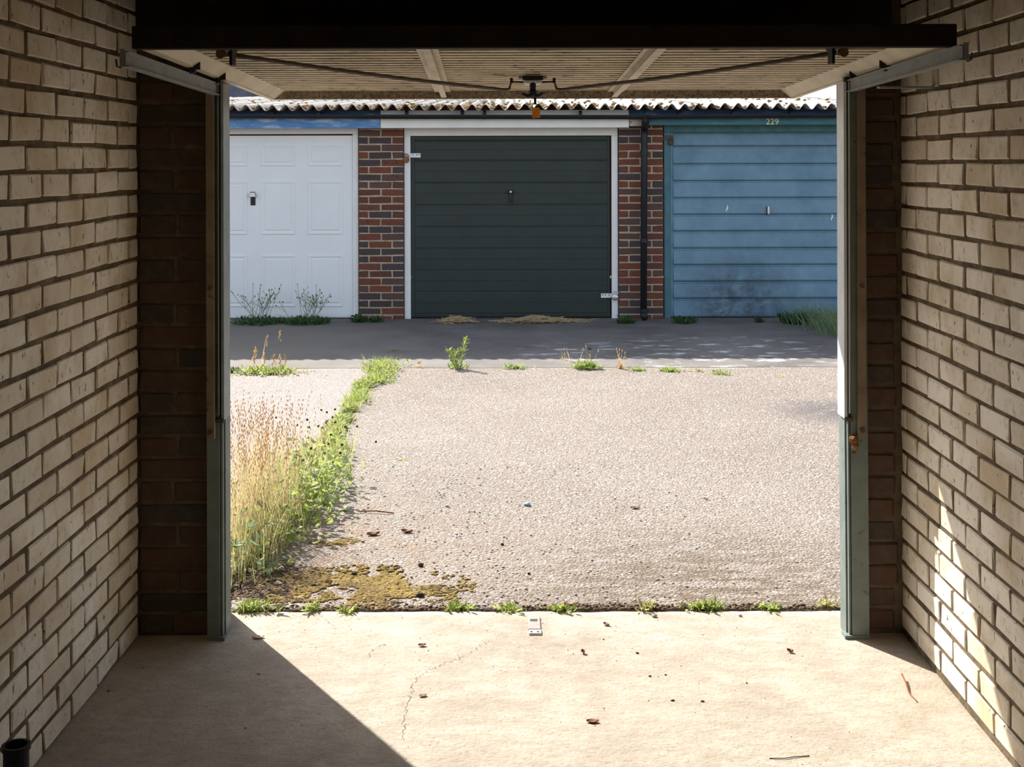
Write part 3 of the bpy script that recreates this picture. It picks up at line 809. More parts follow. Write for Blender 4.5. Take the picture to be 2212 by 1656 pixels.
# blue door
bx0 = S2(1450); bx1 = bx0 + 2.09; btop, bbot = Z2(286), Z2(690)
door_frame(S2(1436), bx1 + .07, bx0 - S2(1436), Z2(266), Z2(266) - btop, 'teal', 'teal painted frame around the blue door')
bd = thing('blue_garage_door', 'faded blue garage door of overlapping horizontal boards', 'garage door', ((bx0 + bx1) / 2, YF + .06, 0), 'far garage doors')
MB().box(bx0 + .004, bx1 - .004, YF + .075, YF + .10, .012, btop - .003).build('door_leaf', 'blue_door', bd)
MB().box(bx0 + .003, bx0 + .028, YF + .055, YF + .0745, .014, btop - .006).build('edge_strip', 'blue_door', bd, bevel=.002)
ys_ = [288, 316, 354.5, 391, 428, 464, 500, 537, 573, 609, 646, 690]
for a, b in zip(ys_, ys_[1:]):
    z1, z0 = Z2(a) - .002, max(Z2(b) + .005, .016)
    m = MB(); pr = [(z0, .0745), (z0, .046), (z0 + .012, .042), (z1 - .022, .056), (z1 - .018, .051), (z1 - .010, .051), (z1, .066), (z1, .0745)]
    for x in (bx0 + .030, bx1 - .010):
        for z, yy in pr: m.v.append((x, YF + yy, z))
    n = len(pr)
    for i in range(n):
        j = (i + 1) % n; m.face(i, j, n + j, n + i)
    m.face(*range(n)); m.face(*[n + i for i in range(n)][::-1])
    m.build('board', 'blue_door', bd)
x, z = S2(1662), Z2(455)
hd = MB().box(x - .012, x + .012, YF + .012, YF + .045, z - .045, z + .045).build('handle', 'silver', bd, bevel=.008)
MB().box(x - .018, x - .011, YF + .02, YF + .05, z - .05, z + .03).build('handle_shade', 'black_metal', hd, bevel=.002)  # black strip beside the grip stands in for its shade
for px, py in ((1573, 452), (1800, 472)):
    x, z = S2(px), Z2(py); m = MB()
    pr = [(-.010, -.035), (.004, -.005), (.012, .0), (.006, .032), (.0, .035), (-.004, .004), (-.012, -.004)]
    for yy in (YF + .0405, YF + .048):
        for u, w in pr: m.v.append((x + u, yy, z + w))
    n = len(pr); m.face(*range(n)); m.face(*[n + i for i in range(n)][::-1])
    for i in range(n): m.face(i, n + i, n + (i + 1) % n, (i + 1) % n)
    m.build('paint_chip', 'white_paint', bd)
m = MB(); x, z = S2(1450), Z2(300)
m.box(x - .05, x + .03, YF + .02, YF + .034, z - .02, z + .03); m.build('hasp', 'rod', bd, bevel=.002)
padlock(1450, 309, YF + .012, 'rod', 'dull dark padlock at the top left of the blue door', .030)

# fascias
YFA = 12.93
def FX(px): return (px - 1107) / F * YFA
def FZ(py): return EYE - (py - 347) / F * YFA
def fascia(px0, px1, pys, mat, label, up=None, th=.035, x0=None, x1=None):
    a = FX(px0) if x0 is None else x0; b = FX(px1) if x1 is None else x1
    t = thing('fascia_board', label, 'fascia', ((a + b) / 2, YFA + th / 2, FZ(pys[1])), 'fascia boards of the far garages')
    MB().box(a, b, YFA, YFA + th, FZ(pys[1]), FZ(pys[0])).build('lower_board', mat, t, bevel=.004)
    MB().box(a, b, YFA + .01, YFA + th, FZ(pys[0]) + .001, 2.105).build('upper_board', up or mat, t, bevel=.003)
    return t
fascia(0, 822, (250, 276), 'peel_blue', 'peeling bright blue fascia board above the white door', 'peel_navy', x0=-4.3)
fascia(823, 1360, (250, 276), 'white_paint', 'white fascia board above the dark green door')
fascia(1361, 1394, (251, 273), 'bare_wood', 'short flaking wooden fascia piece beside the downpipe', 'peel_navy')
fb = fascia(1395, 1900, (251, 271), 'peel_teal', 'peeling teal fascia board numbered 229 above the blue door', 'peel_navy', x1=4.3)
for i, ch in enumerate('229'):
    cu = bpy.data.curves.new('numeral', 'FONT'); cu.body = ch; cu.size = .083; cu.extrude = .002; cu.align_x = 'CENTER'; cu.offset = .0012
    to = bpy.data.objects.new('tmp', cu); COL.objects.link(to)
    bpy.context.view_layer.update()
    me = bpy.data.meshes.new_from_object(to); bpy.data.objects.remove(to); me.name = 'numeral'
    me.materials.clear(); me.materials.append(MT['numeral'])
    o = bpy.data.objects.new('numeral', me); COL.objects.link(o); o.parent = fb
    o.rotation_euler = (math.radians(90), 0, 0)
    o.location = Vector((FX(1660 + 9.6 * i), YFA - .003, FZ(270))) - fb.location
MB().box(-4.3, 4.3, YFA + .036, YF + .12, 2.02, 2.10).build('soffit_beam', 'peel_navy')
tag(bpy.data.objects['soffit_beam'], 'dark timber wall plate under the corrugated roof edge', 'beam')

# gutter
YG = 12.86
gt = thing('gutter', 'black half-round gutter along the far garage eaves', 'gutter', (0, YG, 2.0))
def gz(x): return 2.026 - .004 * (x - .2) if x < 1.3 else 2.024 + .004 * (x - 1.3)
m = MB(); xs = [-4.3 + 8.6 * i / 20 for i in range(21)]
for x in xs:
    for a in range(9):
        an = math.pi + math.pi * a / 8; m.v.append((x, YG + .042 * math.cos(an), gz(x) + .028 + .044 * math.sin(an)))
for i in range(20):
    for a in range(8): q = i * 9 + a; m.face(q, q + 1, q + 10, q + 9)
m.build('gutter_trough', 'gutter', gt, smooth=True)
for px in (590, 690, 880, 1000, 1048, 1255, 1470, 1585, 1710):
    x = (px - 1107) / F * YG
    m = MB(); m.box(x - .018, x + .018, YG - .047, YFA, gz(x) + .026, gz(x) + .031); m.tube([(x - .016, YG, gz(x) + .027), (x + .016, YG, gz(x) + .027)], .0450, 12); m.build('gutter_bracket', 'gutter', gt)

# downpipe
YD = 12.98; dx = (1393 - 1107) / F * YD
dp = thing('downpipe', 'black round downpipe running down the right brick pier', 'pipe', (dx, YD, 0.02))
DZ = lambda py: EYE - (py - 347) / F * YD
MB().tube([(dx - .010, YD + .02, .06), (dx, YD + .01, DZ(300)), (dx, YD + .01, DZ(276))], .034, 12).build('pipe', 'pipe', dp, smooth=True)
MB().tube([(dx, YG, gz(dx)), (dx, YG, gz(dx) - .045), (dx, YG + .03, DZ(268)), (dx + .003, YD - .01, DZ(278))], [.045, .040, .036, .037], 12).build('hopper', 'gutter', dp, smooth=True)
MB().ball((dx + .004, YD - .035, DZ(272)), .030, 10, 6, (1, .7, .9)).build('pipe_cap', 'knuckle', dp, smooth=True)
for py in (330, 520, 672): MB().tube([(dx - .003, YD + .012, DZ(py) - .02), (dx - .003, YD + .012, DZ(py) + .02)], .040, 12).build('pipe_collar', 'pipe', dp)
MB().tube([(dx - .010, YD + .02, .08), (dx - .010, YD - .01, .05), (dx - .008, YD - .055, .035)], [.036, .038, .036], 12).build('shoe', 'pipe', dp, smooth=True)

# corrugated roof
rt = thing('corrugated_roof', 'mossy corrugated cement roof over the far garages', 'roof', (0, 15, 2.13))
Y0R, Y1R = 12.70, 18.1
def rz(y): return 2.128 + (y - Y0R) * .062
WP = .1305; AMP = .029
def prof(x): return AMP * math.cos(2 * math.pi * x / WP)
nsh = 10; shw = 7 * WP; xs0 = -nsh / 2 * shw
for s in range(nsh):
    for (ya, yb, lift) in ((Y0R, 15.5, .0), (15.4, Y1R, .010)):
        m = MB(); ns = 57; xa = xs0 + s * shw - (.01 if s % 2 else .06); xb = xs0 + (s + 1) * shw + (.06 if s % 2 else 0.0)
        lf = lift + (.006 if s % 2 else 0); yo = random.uniform(-.012, .012)
        for sgn in (0, -.007):
            for y in (ya + yo, yb):
                for i in range(ns):
                    x = xa + (xb - xa) * i / (ns - 1); m.v.append((x, y, rz(y) + lf + prof(x) + sgn))
        for i in range(ns - 1):
            m.face(i, i + 1, ns + i + 1, ns + i); m.face(2 * ns + i, 3 * ns + i, 3 * ns + i + 1, 2 * ns + i + 1)
            m.face(i, 2 * ns + i, 2 * ns + i + 1, i + 1); m.face(ns + i, ns + i + 1, 3 * ns + i + 1, 3 * ns + i)
        o = m.build('roof_sheet', 'roof', rt)
m = MB()
for i in range(1500):
    x = random.uniform(-4.3, 4.3); y = Y0R + .02 + random.random() ** 1.6 * 3.0
    k = round(x / WP - .5) + .5
    x = (k + random.gauss(0, .16)) * WP
    r = random.uniform(.008, .032)
    m.ball((x, y, rz(y) + prof(x) + .008 + r * .2), r, 5, 4, (1, 1.5, .6), .3)
mo = m.build('moss_clumps', 'roof_moss', rt); mo['kind'] = 'stuff'

# houses beyond the garages
def house(x0, x1, y0, y1, h, hr, roofmat, label):
    t = thing('distant_house', label, 'house', ((x0 + x1) / 2, (y0 + y1) / 2, 0), 'houses beyond the garages')
    MB().box(x0, x1, y0, y1, 0, h).build('wall', 'render_wall', t)
    ym = (y0 + y1) / 2; m = MB()
    for x in (x0 - .2, x1 + .2): m.v += [(x, y0 - .3, h - .1), (x, y1 + .3, h - .1), (x, ym, hr)]
    m.face(0, 2, 1); m.face(3, 4, 5); m.face(0, 3, 5, 2); m.face(1, 2, 5, 4); m.face(0, 1, 4, 3); m.build('roof', roofmat, t)
    n = int((x1 - x0) / 2.2)
    for i in range(n):
        cx = x0 + (i + .5) * (x1 - x0) / n
        w = MB().box(cx - .5, cx + .5, y0 - .02, y0 + .05, h - 1.5, h - .5).build('window', 'white_paint', t)
        MB().box(cx - .43, cx + .43, y0 - .03, y0 - .02, h - 1.43, h - .57).build('pane', 'glass_dark', w)
house(-12, -3.2, 30, 35, 2.6, 3.75, 'slate', 'low distant house with dark slate roof behind the far garages')
house(3.2, 6.6, 31, 36, 2.5, 3.2, 'tile_red', 'low distant house with red tiled roof behind the far garages')

# ------------------------------------------------------------------ plants
def tuft(cx, cy, n, h, spread, wid=.006, lean=.6, mat='grass', z=0.0):
    m = MB()
    for i in range(n):
        a = random.uniform(0, 6.283); r = spread * math.sqrt(random.random()); hh = h * random.uniform(.45, 1.05)
        la = a + random.uniform(-.6, .6)
        m.blade((cx + r * math.cos(a), cy + r * .8 * math.sin(a), z), hh, wid * random.uniform(.7, 1.3), hh * random.uniform(.1, lean), la)
    return m
def rosette(m, cx, cy, n, L, z=0.0, rad=.0, hmax=.04):
    for i in range(n):
        a = random.uniform(0, 6.283); r = rad * math.sqrt(random.random())
        m.leaf((cx + r * math.cos(a), cy + r * math.sin(a), z + random.uniform(0, hmax)), L * random.uniform(.5, 1.1), L * random.uniform(.3, .5), random.uniform(0, 6.283), random.uniform(-.1, .9), random.uniform(-.5, .5))
    return m

# tall dry grass by the left post
tg = thing('tall_grass', 'tall dry seeding grass clump beside the left door post', 'grass', (-1.17, 5.5, 0))
mg, ms, mgr = MB(), MB(), MB()
for i in range(620):
    y = random.triangular(4.95, 6.5, 5.5); x = -1.09 + random.gauss(0, .10) - max(0, (y - 5.3)) * .05
    if x > -.93: x = -1.05
    h = random.uniform(.28, .58) * (1.0 if y < 6 else .85); a = random.uniform(0, 6.283); ln = random.uniform(.02, .17)
    tgt = mg if random.random() < .7 else mgr
    p = tgt.blade((x, y, 0), h, random.uniform(.0025, .0045), ln, a, 4, 1.0)
    if random.random() < .5:
        for q in range(random.randint(3, 6)):
            t = q / 6 * .12
            ms.ball((p[0] - math.cos(a) * t * .25 + random.gauss(0, .004), p[1] - math.sin(a) * t * .25 + random.gauss(0, .004), p[2] - t), .0022, 4, 3, (1, 1, 3.0))
for i in range(520):
    y = random.triangular(4.8, 6.4, 5.3); x = -1.08 + random.gauss(0, .09)
    if x > -.93: x = -1.0
    mgr.blade((x, y, 0), random.uniform(.06, .34), .0045, random.uniform(.03, .14), random.uniform(0, 6.283), 3)
mlo = MB()
for i in range(420):
    y = random.triangular(4.75, 6.3, 5.1); x = -1.06 + random.gauss(0, .09)
    L = random.uniform(.02, .05); mlo.leaf((min(x, -.93), y, random.random() ** 2 * .2), L, L * .5, random.uniform(0, 6.283), random.uniform(-.3, .9), random.uniform(-.6, .6))
mlo.build('basal_leaves', 'leaf_grey', tg)
mg.build('dry_stalks', 'straw', tg); ms.build('seed_heads', 'straw_red', tg); mgr.build('green_blades', 'grass', tg)

# leafy weeds crowding the joint
lw = thing('leafy_weeds', 'bright green leafy weeds crowding the joint beside the dry grass', 'weeds', (-.95, 5.9, 0), kind='stuff')
ml, md, mst, mh = MB(), MB(), MB(), MB()
for i in range(900):
    y = random.triangular(5.0, 7.2, 6.0); w = .13 if y < 6.6 else .08
    x = -1.0 + random.uniform(-.10, .10) + random.gauss(0, w * .45) + (.06 if 5.5 < y < 6.6 else 0)
    z = min(.2, abs(random.gauss(0, .08))) * (1.3 if y < 6.4 else .7)
    L = random.uniform(.022, .055)
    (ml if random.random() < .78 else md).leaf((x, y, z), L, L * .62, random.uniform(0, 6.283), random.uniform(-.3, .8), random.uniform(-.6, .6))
for i in range(260):
    y = random.triangular(5.1, 7.5, 6.6); x = -1.0 + random.gauss(0, .09)
    p = mst.blade((x, y, 0), random.uniform(.08, .28), .0045, random.uniform(.02, .12), random.uniform(0, 6.283), 3)
    if y > 6.0 and random.random() < .22: mh.ball(p, .007, 6, 4, (1, 1, 1), .2)
ml.build('leaves', 'leaf', lw); md.build('greyish_shaded_leaves', 'leaf_grey', lw); mst.build('stems', 'grass', lw); mh.build('seed_heads', 'seed', lw)  # greyer leaf colour stands for the leaves in shade

# grass running along the joint
gj = thing('joint_grass', 'strip of low green grass running along the slab joint across the yard', 'grass', (-1.04, 8.4, 0), kind='stuff')
ma, mb_, mc = MB(), MB(), MB()
for i in range(5200):
    y = random.uniform(6.7, 10.25)
    d = mnoise.noise(Vector((y * 3.1, 0.4, 3))) + .5 * mnoise.noise(Vector((y * 8.0, 2.4, 1)))
    if y > 9.2 or y < 7.3: d += .35
    if d < -.35: continue
    w = .036 + .045 * max(0, d) + (.03 if y > 9.3 else 0) + (.045 if y < 7.3 else 0)
    x = -1.045 + .02 * mnoise.noise(Vector((y * 2, 9, 0))) + random.gauss(0, w * .7) + (.05 if y > 9.3 else 0)
    q = random.random()
    if random.random() < .55:
        (ma if mnoise.noise(Vector((x * 5, y * 4, 7))) + random.gauss(0, .25) > -.05 else mb_).blade((x, y, 0), random.uniform(.02, .065) * (1 + max(0, d) * .8), .007, random.uniform(.02, .07), random.uniform(0, 6.283), 3)
    elif mnoise.noise(Vector((x * 4, y * 3, 1))) > -.1:
        mc.leaf((x, y, random.uniform(0, .03)), random.uniform(.02, .055), random.uniform(.012, .022), random.uniform(0, 6.283), random.uniform(0, .7))
ma.build('grass_blades', 'grass', gj); mb_.build('green_blades', 'leaf', gj); mc.build('leaves', 'leaf', gj)

# small weeds along the far joint
def clump(px, py, w, h, n, mat, label, leafy=True, grp='weeds along the far slab joint', seeds=0, cat='weed'):
    x, y = ground(px, py)
    t = thing('weed_clump', label, cat, (x, y, 0), grp)
    m = MB()
    for i in range(n):
        m.blade((x + random.gauss(0, w * .45), y + random.gauss(0, min(w * .25, .05)), 0), h * random.uniform(.4, 1.05), .007 if y > 8 else .004, h * random.uniform(.1, .7), random.uniform(0, 6.283), 3)
    m.build('blades', mat, t)['kind'] = 'stuff'
    if leafy:
        q = MB()
        for i in range(int(n * .7)):
            L = random.uniform(.5, 1.0) * min(.06, h * .8)
            q.leaf((x + random.gauss(0, w * .42), y + random.gauss(0, min(w * .25, .05)), random.uniform(0, h * .45)), L, L * .5, random.uniform(0, 6.283), random.uniform(0, .9))
        q.build('leaves', 'leaf' if mat != 'leaf_dark' else 'leaf_dark', t)
    if seeds:
        q, sd = MB(), MB()
        for i in range(seeds):
            p = q.blade((x + random.gauss(0, w * .3), y, 0), h * random.uniform(1.2, 2.3), .009, h * random.uniform(.1, .6), random.uniform(0, 6.283), 3)
            sd.ball(p, .005, 5, 4, (1, 1, 2.2))
        q.build('seed_stalks', 'straw', t); sd.build('seed_heads', 'straw', t)
    return t
clump(575, 805, .26, .07, 260, 'grass', 'yellow-green grass patch on the far joint below the white door', True, seeds=0)
clump(505, 803, .06, .05, 60, 'leaf_dark', 'dark green tuft on the far joint against the left door post')
clump(640, 803, .12, .035, 60, 'grass', 'thin pale grass patch trailing right of the yellow-green patch', False)
clump(1112, 796, .10, .045, 70, 'leaf', 'small green weed with yellow buds on the far joint, right of the tall seedling')
clump(1265, 797, .11, .085, 130, 'leaf', 'largest bright green weed on the far joint, below the green door', seeds=5)
clump(1340, 797, .05, .07, 24, 'straw', 'pale dry seeding tuft on the far joint right of the largest weed', False, seeds=8)
clump(1380, 801, .07, .04, 60, 'leaf', 'flat green weed on the far joint below the downpipe')
clump(1446, 803, .09, .045, 90, 'leaf', 'wide low green weed on the far joint below the blue door edge')
clump(1508, 803, .05, .035, 24, 'straw', 'brownish dried weed on the far joint below the blue door')
clump(1558, 809, .09, .04, 60, 'leaf', 'ragged green weed on the far joint below the middle of the blue door')
clump(1685, 815, .05, .018, 30, 'grass', 'faint yellowish sprig on the yard slab, farthest right on the joint', False)
clump(905, 793, .14, .03, 34, 'straw', 'sparse dry sprigs on the far joint left of the tall seedling', False, seeds=3)
clump(1220, 778, .04, .05, 10, 'straw', 'wispy dry stalks at the shadow edge left of the largest weed', False, seeds=4)
clump(870, 993, .04, .02, 26, 'leaf', 'tiny green sprig alone on the sunny slab', False, 'sprigs on the slab')
clump(850, 757, .06, .03, 22, 'leaf_grey', 'grey-green weed in the shade right of the grass strip', True, 'sprigs on the slab')
clump(1275, 755, .05, .02, 16, 'leaf_dark', 'dark sprig on the shaded apron before the green door', True, 'sprigs on the slab')

# dry seeding stalks over the left part of the joint
t = thing('seeding_grass', 'sparse dry seeding stalks rising from the far joint below the white door', 'grass', (-1.9, 10.05, 0))
q, sd = MB(), MB()
for px, topy in ((572, 722), (600, 712), (548, 748), (545, 760), (565, 760), (585, 765), (600, 765), (614, 762)):
    x, y = ground(px - 6, 795); h = (795 - topy) / 280
    p = q.blade((x, y, 0), h, .013, .04, random.uniform(-.5, .5), 4)
    for j in range(7): sd.ball((p[0] + random.gauss(0, .006), p[1], p[2] - j * .012), .006, 4, 3, (1, 1, 1.8))
q.build('stalks', 'straw', t); sd.build('seed_heads', 'straw', t)
x, y = ground(552, 790); z = .12
pf = MB(); pf.ball((x, y, z), .018, 6, 4, (1, 1, .6)); pf.build('flower', 'petal', t)

# tall seedling
x, y = ground(990, 795)
t = thing('seedling_weed', 'upright bright green three-stemmed weed in the middle of the yard', 'weed', (x, y, 0))
for ox, top, tilt in ((-.055, .15, -.02), (-.02, .13, .01), (.035, .24, .03)):
    m = MB(); m.tube([(x + ox * .4, y, 0), (x + ox, y, top * .5), (x + ox + tilt, y, top)], [.006, .005, .003], 5)
    st = m.build('stem', 'leaf', t); lf = MB()
    for k in range(60):
        tt = random.random() ** .7; zz = top * tt
        lf.leaf((x + ox * (.4 + .6 * min(1, tt * 2)) + tilt * max(0, tt - .5) * 2, y, zz), random.uniform(.025, .05), .012, random.uniform(0, 6.283), random.uniform(.2, 1.1))
    lf.build('leaves', 'leaf', st)
m = MB(); rosette(m, x, y, 30, .05, 0, .07, .02); m.build('base_leaves', 'leaf', t)

# plants against the far doors
def flowering(px, w, h, n, label):
    x = (px - 1107) / F * 12.85; y = 12.85
    t = thing('flowering_weed', label, 'weed', (x, y, 0), 'wispy flowering weeds before the white door')
    m, fl, sd = MB(), MB(), MB()
    for i in range(n):
        a = random.uniform(-1.15, 1.15); L = h * random.uniform(.65, 1.1); p = Vector((x + random.gauss(0, .05), y + random.gauss(0, .02), 0)); pts = [p.copy()]
        d = Vector((math.sin(a) * .9, random.uniform(-.25, .15), 1)).normalized()
        for k in range(4):
            d = (d + Vector((random.gauss(0, .12), random.gauss(0, .05), .06))).normalized(); p = p + d * L / 4; p.y = min(p.y, 13.0); pts.append(p.copy())
        m.tube(pts, [.0026, .0022, .002, .0018, .0015], 4)
        for b in range(random.randint(1, 3)):
            s0 = pts[random.randint(2, 3)]; e = s0 + Vector((random.gauss(0, .06), random.gauss(0, .02), random.uniform(.05, .12)))
            m.tube([s0, e], [.0016, .0013], 4)
            (fl if random.random() < .28 else sd).ball(e, random.uniform(.005, .009), 5, 4, (1, 1, 1.2))
        sd.ball(p, .005, 5, 4, (1, 1, 1.6))
    m.build('stems', 'leaf_grey', t); fl.build('flowers', 'petal', t)['kind'] = 'stuff'; sd.build('buds', 'leaf_grey', t)['kind'] = 'stuff'
    b = tuft(x, y - .05, 240, .085, w, .012, .9, 'leaf_dark'); rosette(b, x, y - .05, 120, .06, 0, w, .05); b.build('basal_leaves', 'leaf_dark', t)
flowering(562, .24, .38, 17, 'wispy yellow-flowered weed before the white door, beside the left post')
flowering(665, .22, .36, 15, 'wispy yellow-flowered weed before the white door, nearer the brick pier')
def far_clump(px, yy, w, h, n, mat, label, extra=None):
    x = (px - 1107) / F * yy
    t = thing('weed_clump', label, 'weed', (x, yy, 0), 'weeds at the foot of the far garages')
    b = tuft(x, yy, n, h, w, .011, .8); b.build('blades', extra or mat, t)['kind'] = 'stuff'
    q = MB(); rosette(q, x, yy, int(n * .8), .065, 0, w, h * .6); q.build('leaves', mat, t)
far_clump(775, 12.9, .08, .09, 60, 'leaf_dark', 'dark green weed at the left foot of the brick pier beside the white door')
far_clump(812, 12.9, .08, .06, 50, 'leaf_dark', 'low dark weed at the middle foot of the brick pier beside the white door')
far_clump(1352, 12.75, .09, .07, 60, 'leaf_dark', 'dark green weed at the foot of the downpipe pier')
far_clump(1478, 12.75, .12, .07, 70, 'leaf_dark', 'dark green weed at the left foot of the blue door')
far_clump(1745, 12.75, .28, .14, 260, 'leaf_dark', 'dark bushy weed at the right foot of the blue door')
far_clump(1640, 12.8, .05, .05, 24, 'leaf_dark', 'faint dark sprig at the middle foot of the blue door')
x = (1800 - 1107) / F * 12.0
t = thing('grass_tussock', 'arching green grass tussock before the blue door beside the right post', 'grass', (x, 12.1, 0))
b = MB()
for i in range(420):
    yy = random.uniform(11.5, 12.7); xx = (1802 - 1107) / F * 12.1 + random.gauss(0, .13) - (yy - 12.1) * .12
    hh = random.uniform(.12, .30); b.blade((xx, yy, 0), hh, .010, hh * random.uniform(.3, .9), random.uniform(2.2, 4.2), 4)
b.build('blades', 'leaf_grey', t)
b = MB()
for i in range(34):
    xx = (1770 - 1107) / F * 12.6 + random.gauss(0, .2); b.blade((xx, 12.65, 0), random.uniform(.2, .42), .006, random.uniform(.05, .2), random.uniform(1.8, 4.4), 4)
b.build('thin_stalks', 'leaf_grey', t)
# straw heaps
for px, w, n, lab in ((1165, .26, 260, 'heap of dry straw at the foot of the green door'), (985, .12, 90, 'smaller wisp of dry straw at the left foot of the green door')):
    x = (px - 1107) / F * 12.85; m = MB()
    for i in range(n):
        a = random.uniform(-.5, .5) + (math.pi if random.random() < .5 else 0); L = random.uniform(.08, .24)
        cx = x + random.gauss(0, w * .6); cy = 12.85 + random.gauss(0, .06); cz = random.uniform(0.004, .045) * math.exp(-((cx - x) / w) ** 2) + .003
        d = Vector((math.cos(a), math.sin(a), random.uniform(-.08, .22))) * L / 2
        p0 = Vector((cx, cy, cz)) - d; p1 = Vector((cx, cy, cz + .01)); p2 = Vector((cx, cy, cz)) + d
        for p in (p0, p1, p2): p.z = max(p.z, .004)
        m.tube([p0, p1, p2], .0032, 3, False)
    tag(m.build('straw_heap', 'straw'), lab, 'straw', kind='stuff')

# weeds along the threshold
def thr(px, py, w, h, n, label, mat='leaf', L=.03, leaves=None):
    x, y = ground(px, py)
    t = thing('threshold_weed', label, 'weed', (x, y, 0), 'weeds along the threshold')
    m = MB()
    for i in range(n): m.blade((x + random.gauss(0, w * .45), y + random.gauss(0, .012), 0), h * random.uniform(.4, 1.05), .0035, h * random.uniform(.1, .6), random.uniform(0, 6.283), 3)
    m.build('blades', mat, t)['kind'] = 'stuff'
    q = MB()
    for i in range(leaves or n): q.leaf((x + random.gauss(0, w * .45), y + random.gauss(0, .014), random.uniform(0, h * .5)), L * random.uniform(.5, 1.1), L * .42, random.uniform(0, 6.283), random.uniform(-.1, .9), random.uniform(-.5, .5))
    q.build('leaves', mat, t)
thr(545, 1318, .07, .055, 70, 'feathery green weed on the threshold beside the left post')
thr(672, 1318, .035, .04, 24, 'small green weed on the threshold below the mossy patch')
thr(745, 1320, .05, .02, 20, 'sparse green sprigs on the threshold right of the small weed')
thr(990, 1316, .055, .028, 60, 'flat green weed on the threshold left of the floor plate')
thr(1100, 1318, .05, .025, 40, 'thin green weed on the threshold just behind the floor plate')
thr(1215, 1318, .06, .022, 34, 'yellowish sprigs on the threshold around the pale dead leaf')
thr(1395, 1316, .03, .035, 34, 'grassy tuft on the threshold right of the dead leaf', 'grass')
thr(1525, 1316, .075, .035, 90, 'widest bright green weed on the threshold, right of centre')
thr(1655, 1316, .06, .018, 40, 'low green sprigs on the threshold left of the right post')
thr(1785, 1312, .04, .03, 34, 'pale green tuft on the threshold against the right post', 'grass')
x, y = ground(600, 1325)
t = thing('dock_leaf', 'single broad upright green leaf at the threshold near the left post', 'weed', (x, y, 0)); m = MB()
m.leaf((x - .012, y, .004), .055, .020, .3, .75); m.leaf((x, y, .004), .04, .016, 1.8, .5); m.build('leaves', 'leaf', t)
x, y = ground(1380, 1300); t = thing('seed_stalk', 'thin pale seed stalk rising behind the threshold weeds', 'weed', (x, y, 0))
m = MB(); m.tube([(x - .012, y, 0), (x - .014, y, .03), (x - .012, y, .06)], .001, 4); m.tube([(x - .013, y, .035), (x + .006, y, .055)], .0008, 4); m.build('stalk', 'grass', t)
m = MB(); m.ball((x - .012, y, .061), .003, 5, 4); m.ball((x + .007, y, .056), .003, 5, 4); m.build('seed_heads', 'grass', t)

# moss and litter at the joint
def scatter(name, mat, label, cat, cx, cy, rx, ry, n, r0, r1, sq, thresh=-.2, sc=5, ang=0.0):
    m = MB(); k = 0; tries = 0
    while k < n and tries < n * 20:
        tries += 1
        u, v = random.gauss(0, .45), random.gauss(0, .45)
        if u * u + v * v > 1: continue
        x, y = cx + rx * u, cy + ry * v
        if y < 4.615: continue
        if mnoise.noise(Vector((x * sc, y * sc, 2.2))) + .5 * mnoise.noise(Vector((x * sc * 3, y * sc * 3, 5.2))) < thresh: continue
        r = random.uniform(r0, r1); m.ball((x, y, r * sq * .25), r, 6, 4, (1, 1, sq), .3); k += 1
    o = m.build(name, mat); tag(o, label, cat, kind='stuff')
    for p in o.data.polygons: p.use_smooth = True
    return o
scatter('moss_patch', 'moss', 'golden brown moss patch on the slab corner by the threshold', 'moss', -.56, 4.87, .42, .27, 4200, .004, .011, .40, -.16, 7)
scatter('moss_patch', 'moss', 'small separate moss patch farther back beside the leafy weeds', 'moss', -.74, 5.45, .12, .07, 260, .004, .009, .4, -.3, 9)
scatter('leaf_litter', 'litter', 'dark leaf litter around the foot of the dry grass', 'litter', -.90, 4.90, .22, .26, 1100, .004, .012, .3, -.35, 8)
scatter('threshold_dirt', 'litter', 'line of dark dirt and grit lying along the threshold joint', 'dirt', .10, 4.63, 1.7, .05, 900, .003, .009, .6, -.35, 4)
m = MB()
for i in range(220):
    x = random.uniform(-.93, 1.08); y = random.triangular(3.3, 4.6, 4.5); r = random.uniform(.001, .0024)
    m.ball((x, y, r * .5), r, 5, 3, (1, 1, .7), .3)
tag(m.build('floor_grit', 'stone'), 'fine pale grit scattered over the concrete floor', 'grit', kind='stuff')
m = MB()
for i in range(900):
    x = random.triangular(-1.0, 1.3, -.4); y = 4.66 + random.random() ** 1.8 * 2.2; r = random.uniform(.002, .006)
    m.ball((x, y, r * .5), r, 5, 3, (1, 1, .7), .3)
tag(m.build('yard_grit', 'stone'), 'loose pale grit scattered over the near yard slab', 'grit', kind='stuff')

# loose leaves, chips and twigs
def curled(px, py, L, mat, label, name='dead_leaf', cat='leaf', ang=None, h=.004):
    x, y = ground(px, py); m = MB(); a = random.uniform(0, 6.28) if ang is None else ang; n = 7
    for i in range(n):
        t = i / (n - 1); w = L * .32 * math.sin(math.pi * min(.97, max(.04, t))) + .0006
        for s in (-1, 0, 1):
            u = (t - .5) * L; z = .002 + h * (abs(s) * .9 + (t - .5) ** 2 * 2.0)
            m.v.append((x + u * math.cos(a) - s * w * math.sin(a), y + u * math.sin(a) + s * w * math.cos(a), z))
    for i in range(n - 1):
        for s in range(2): q = 3 * i + s; m.face(q, q + 1, q + 4, q + 3)
    b = len(m.v)
    m.v += [(v[0], v[1], v[2] - .0012) for v in m.v[:b]]
    for f in list(m.f): m.face(*[b + i for i in f][::-1])
    return tag(m.build(name, mat), label, cat)
curled(556, 1376, .040, 'pale_leaf', 'pale pink dead leaf on the floor at the shadow edge', ang=.2)
curled(1232, 1306, .055, 'pale_leaf', 'pale curled dead leaf on the threshold, right of the floor plate', ang=.1, h=.009)
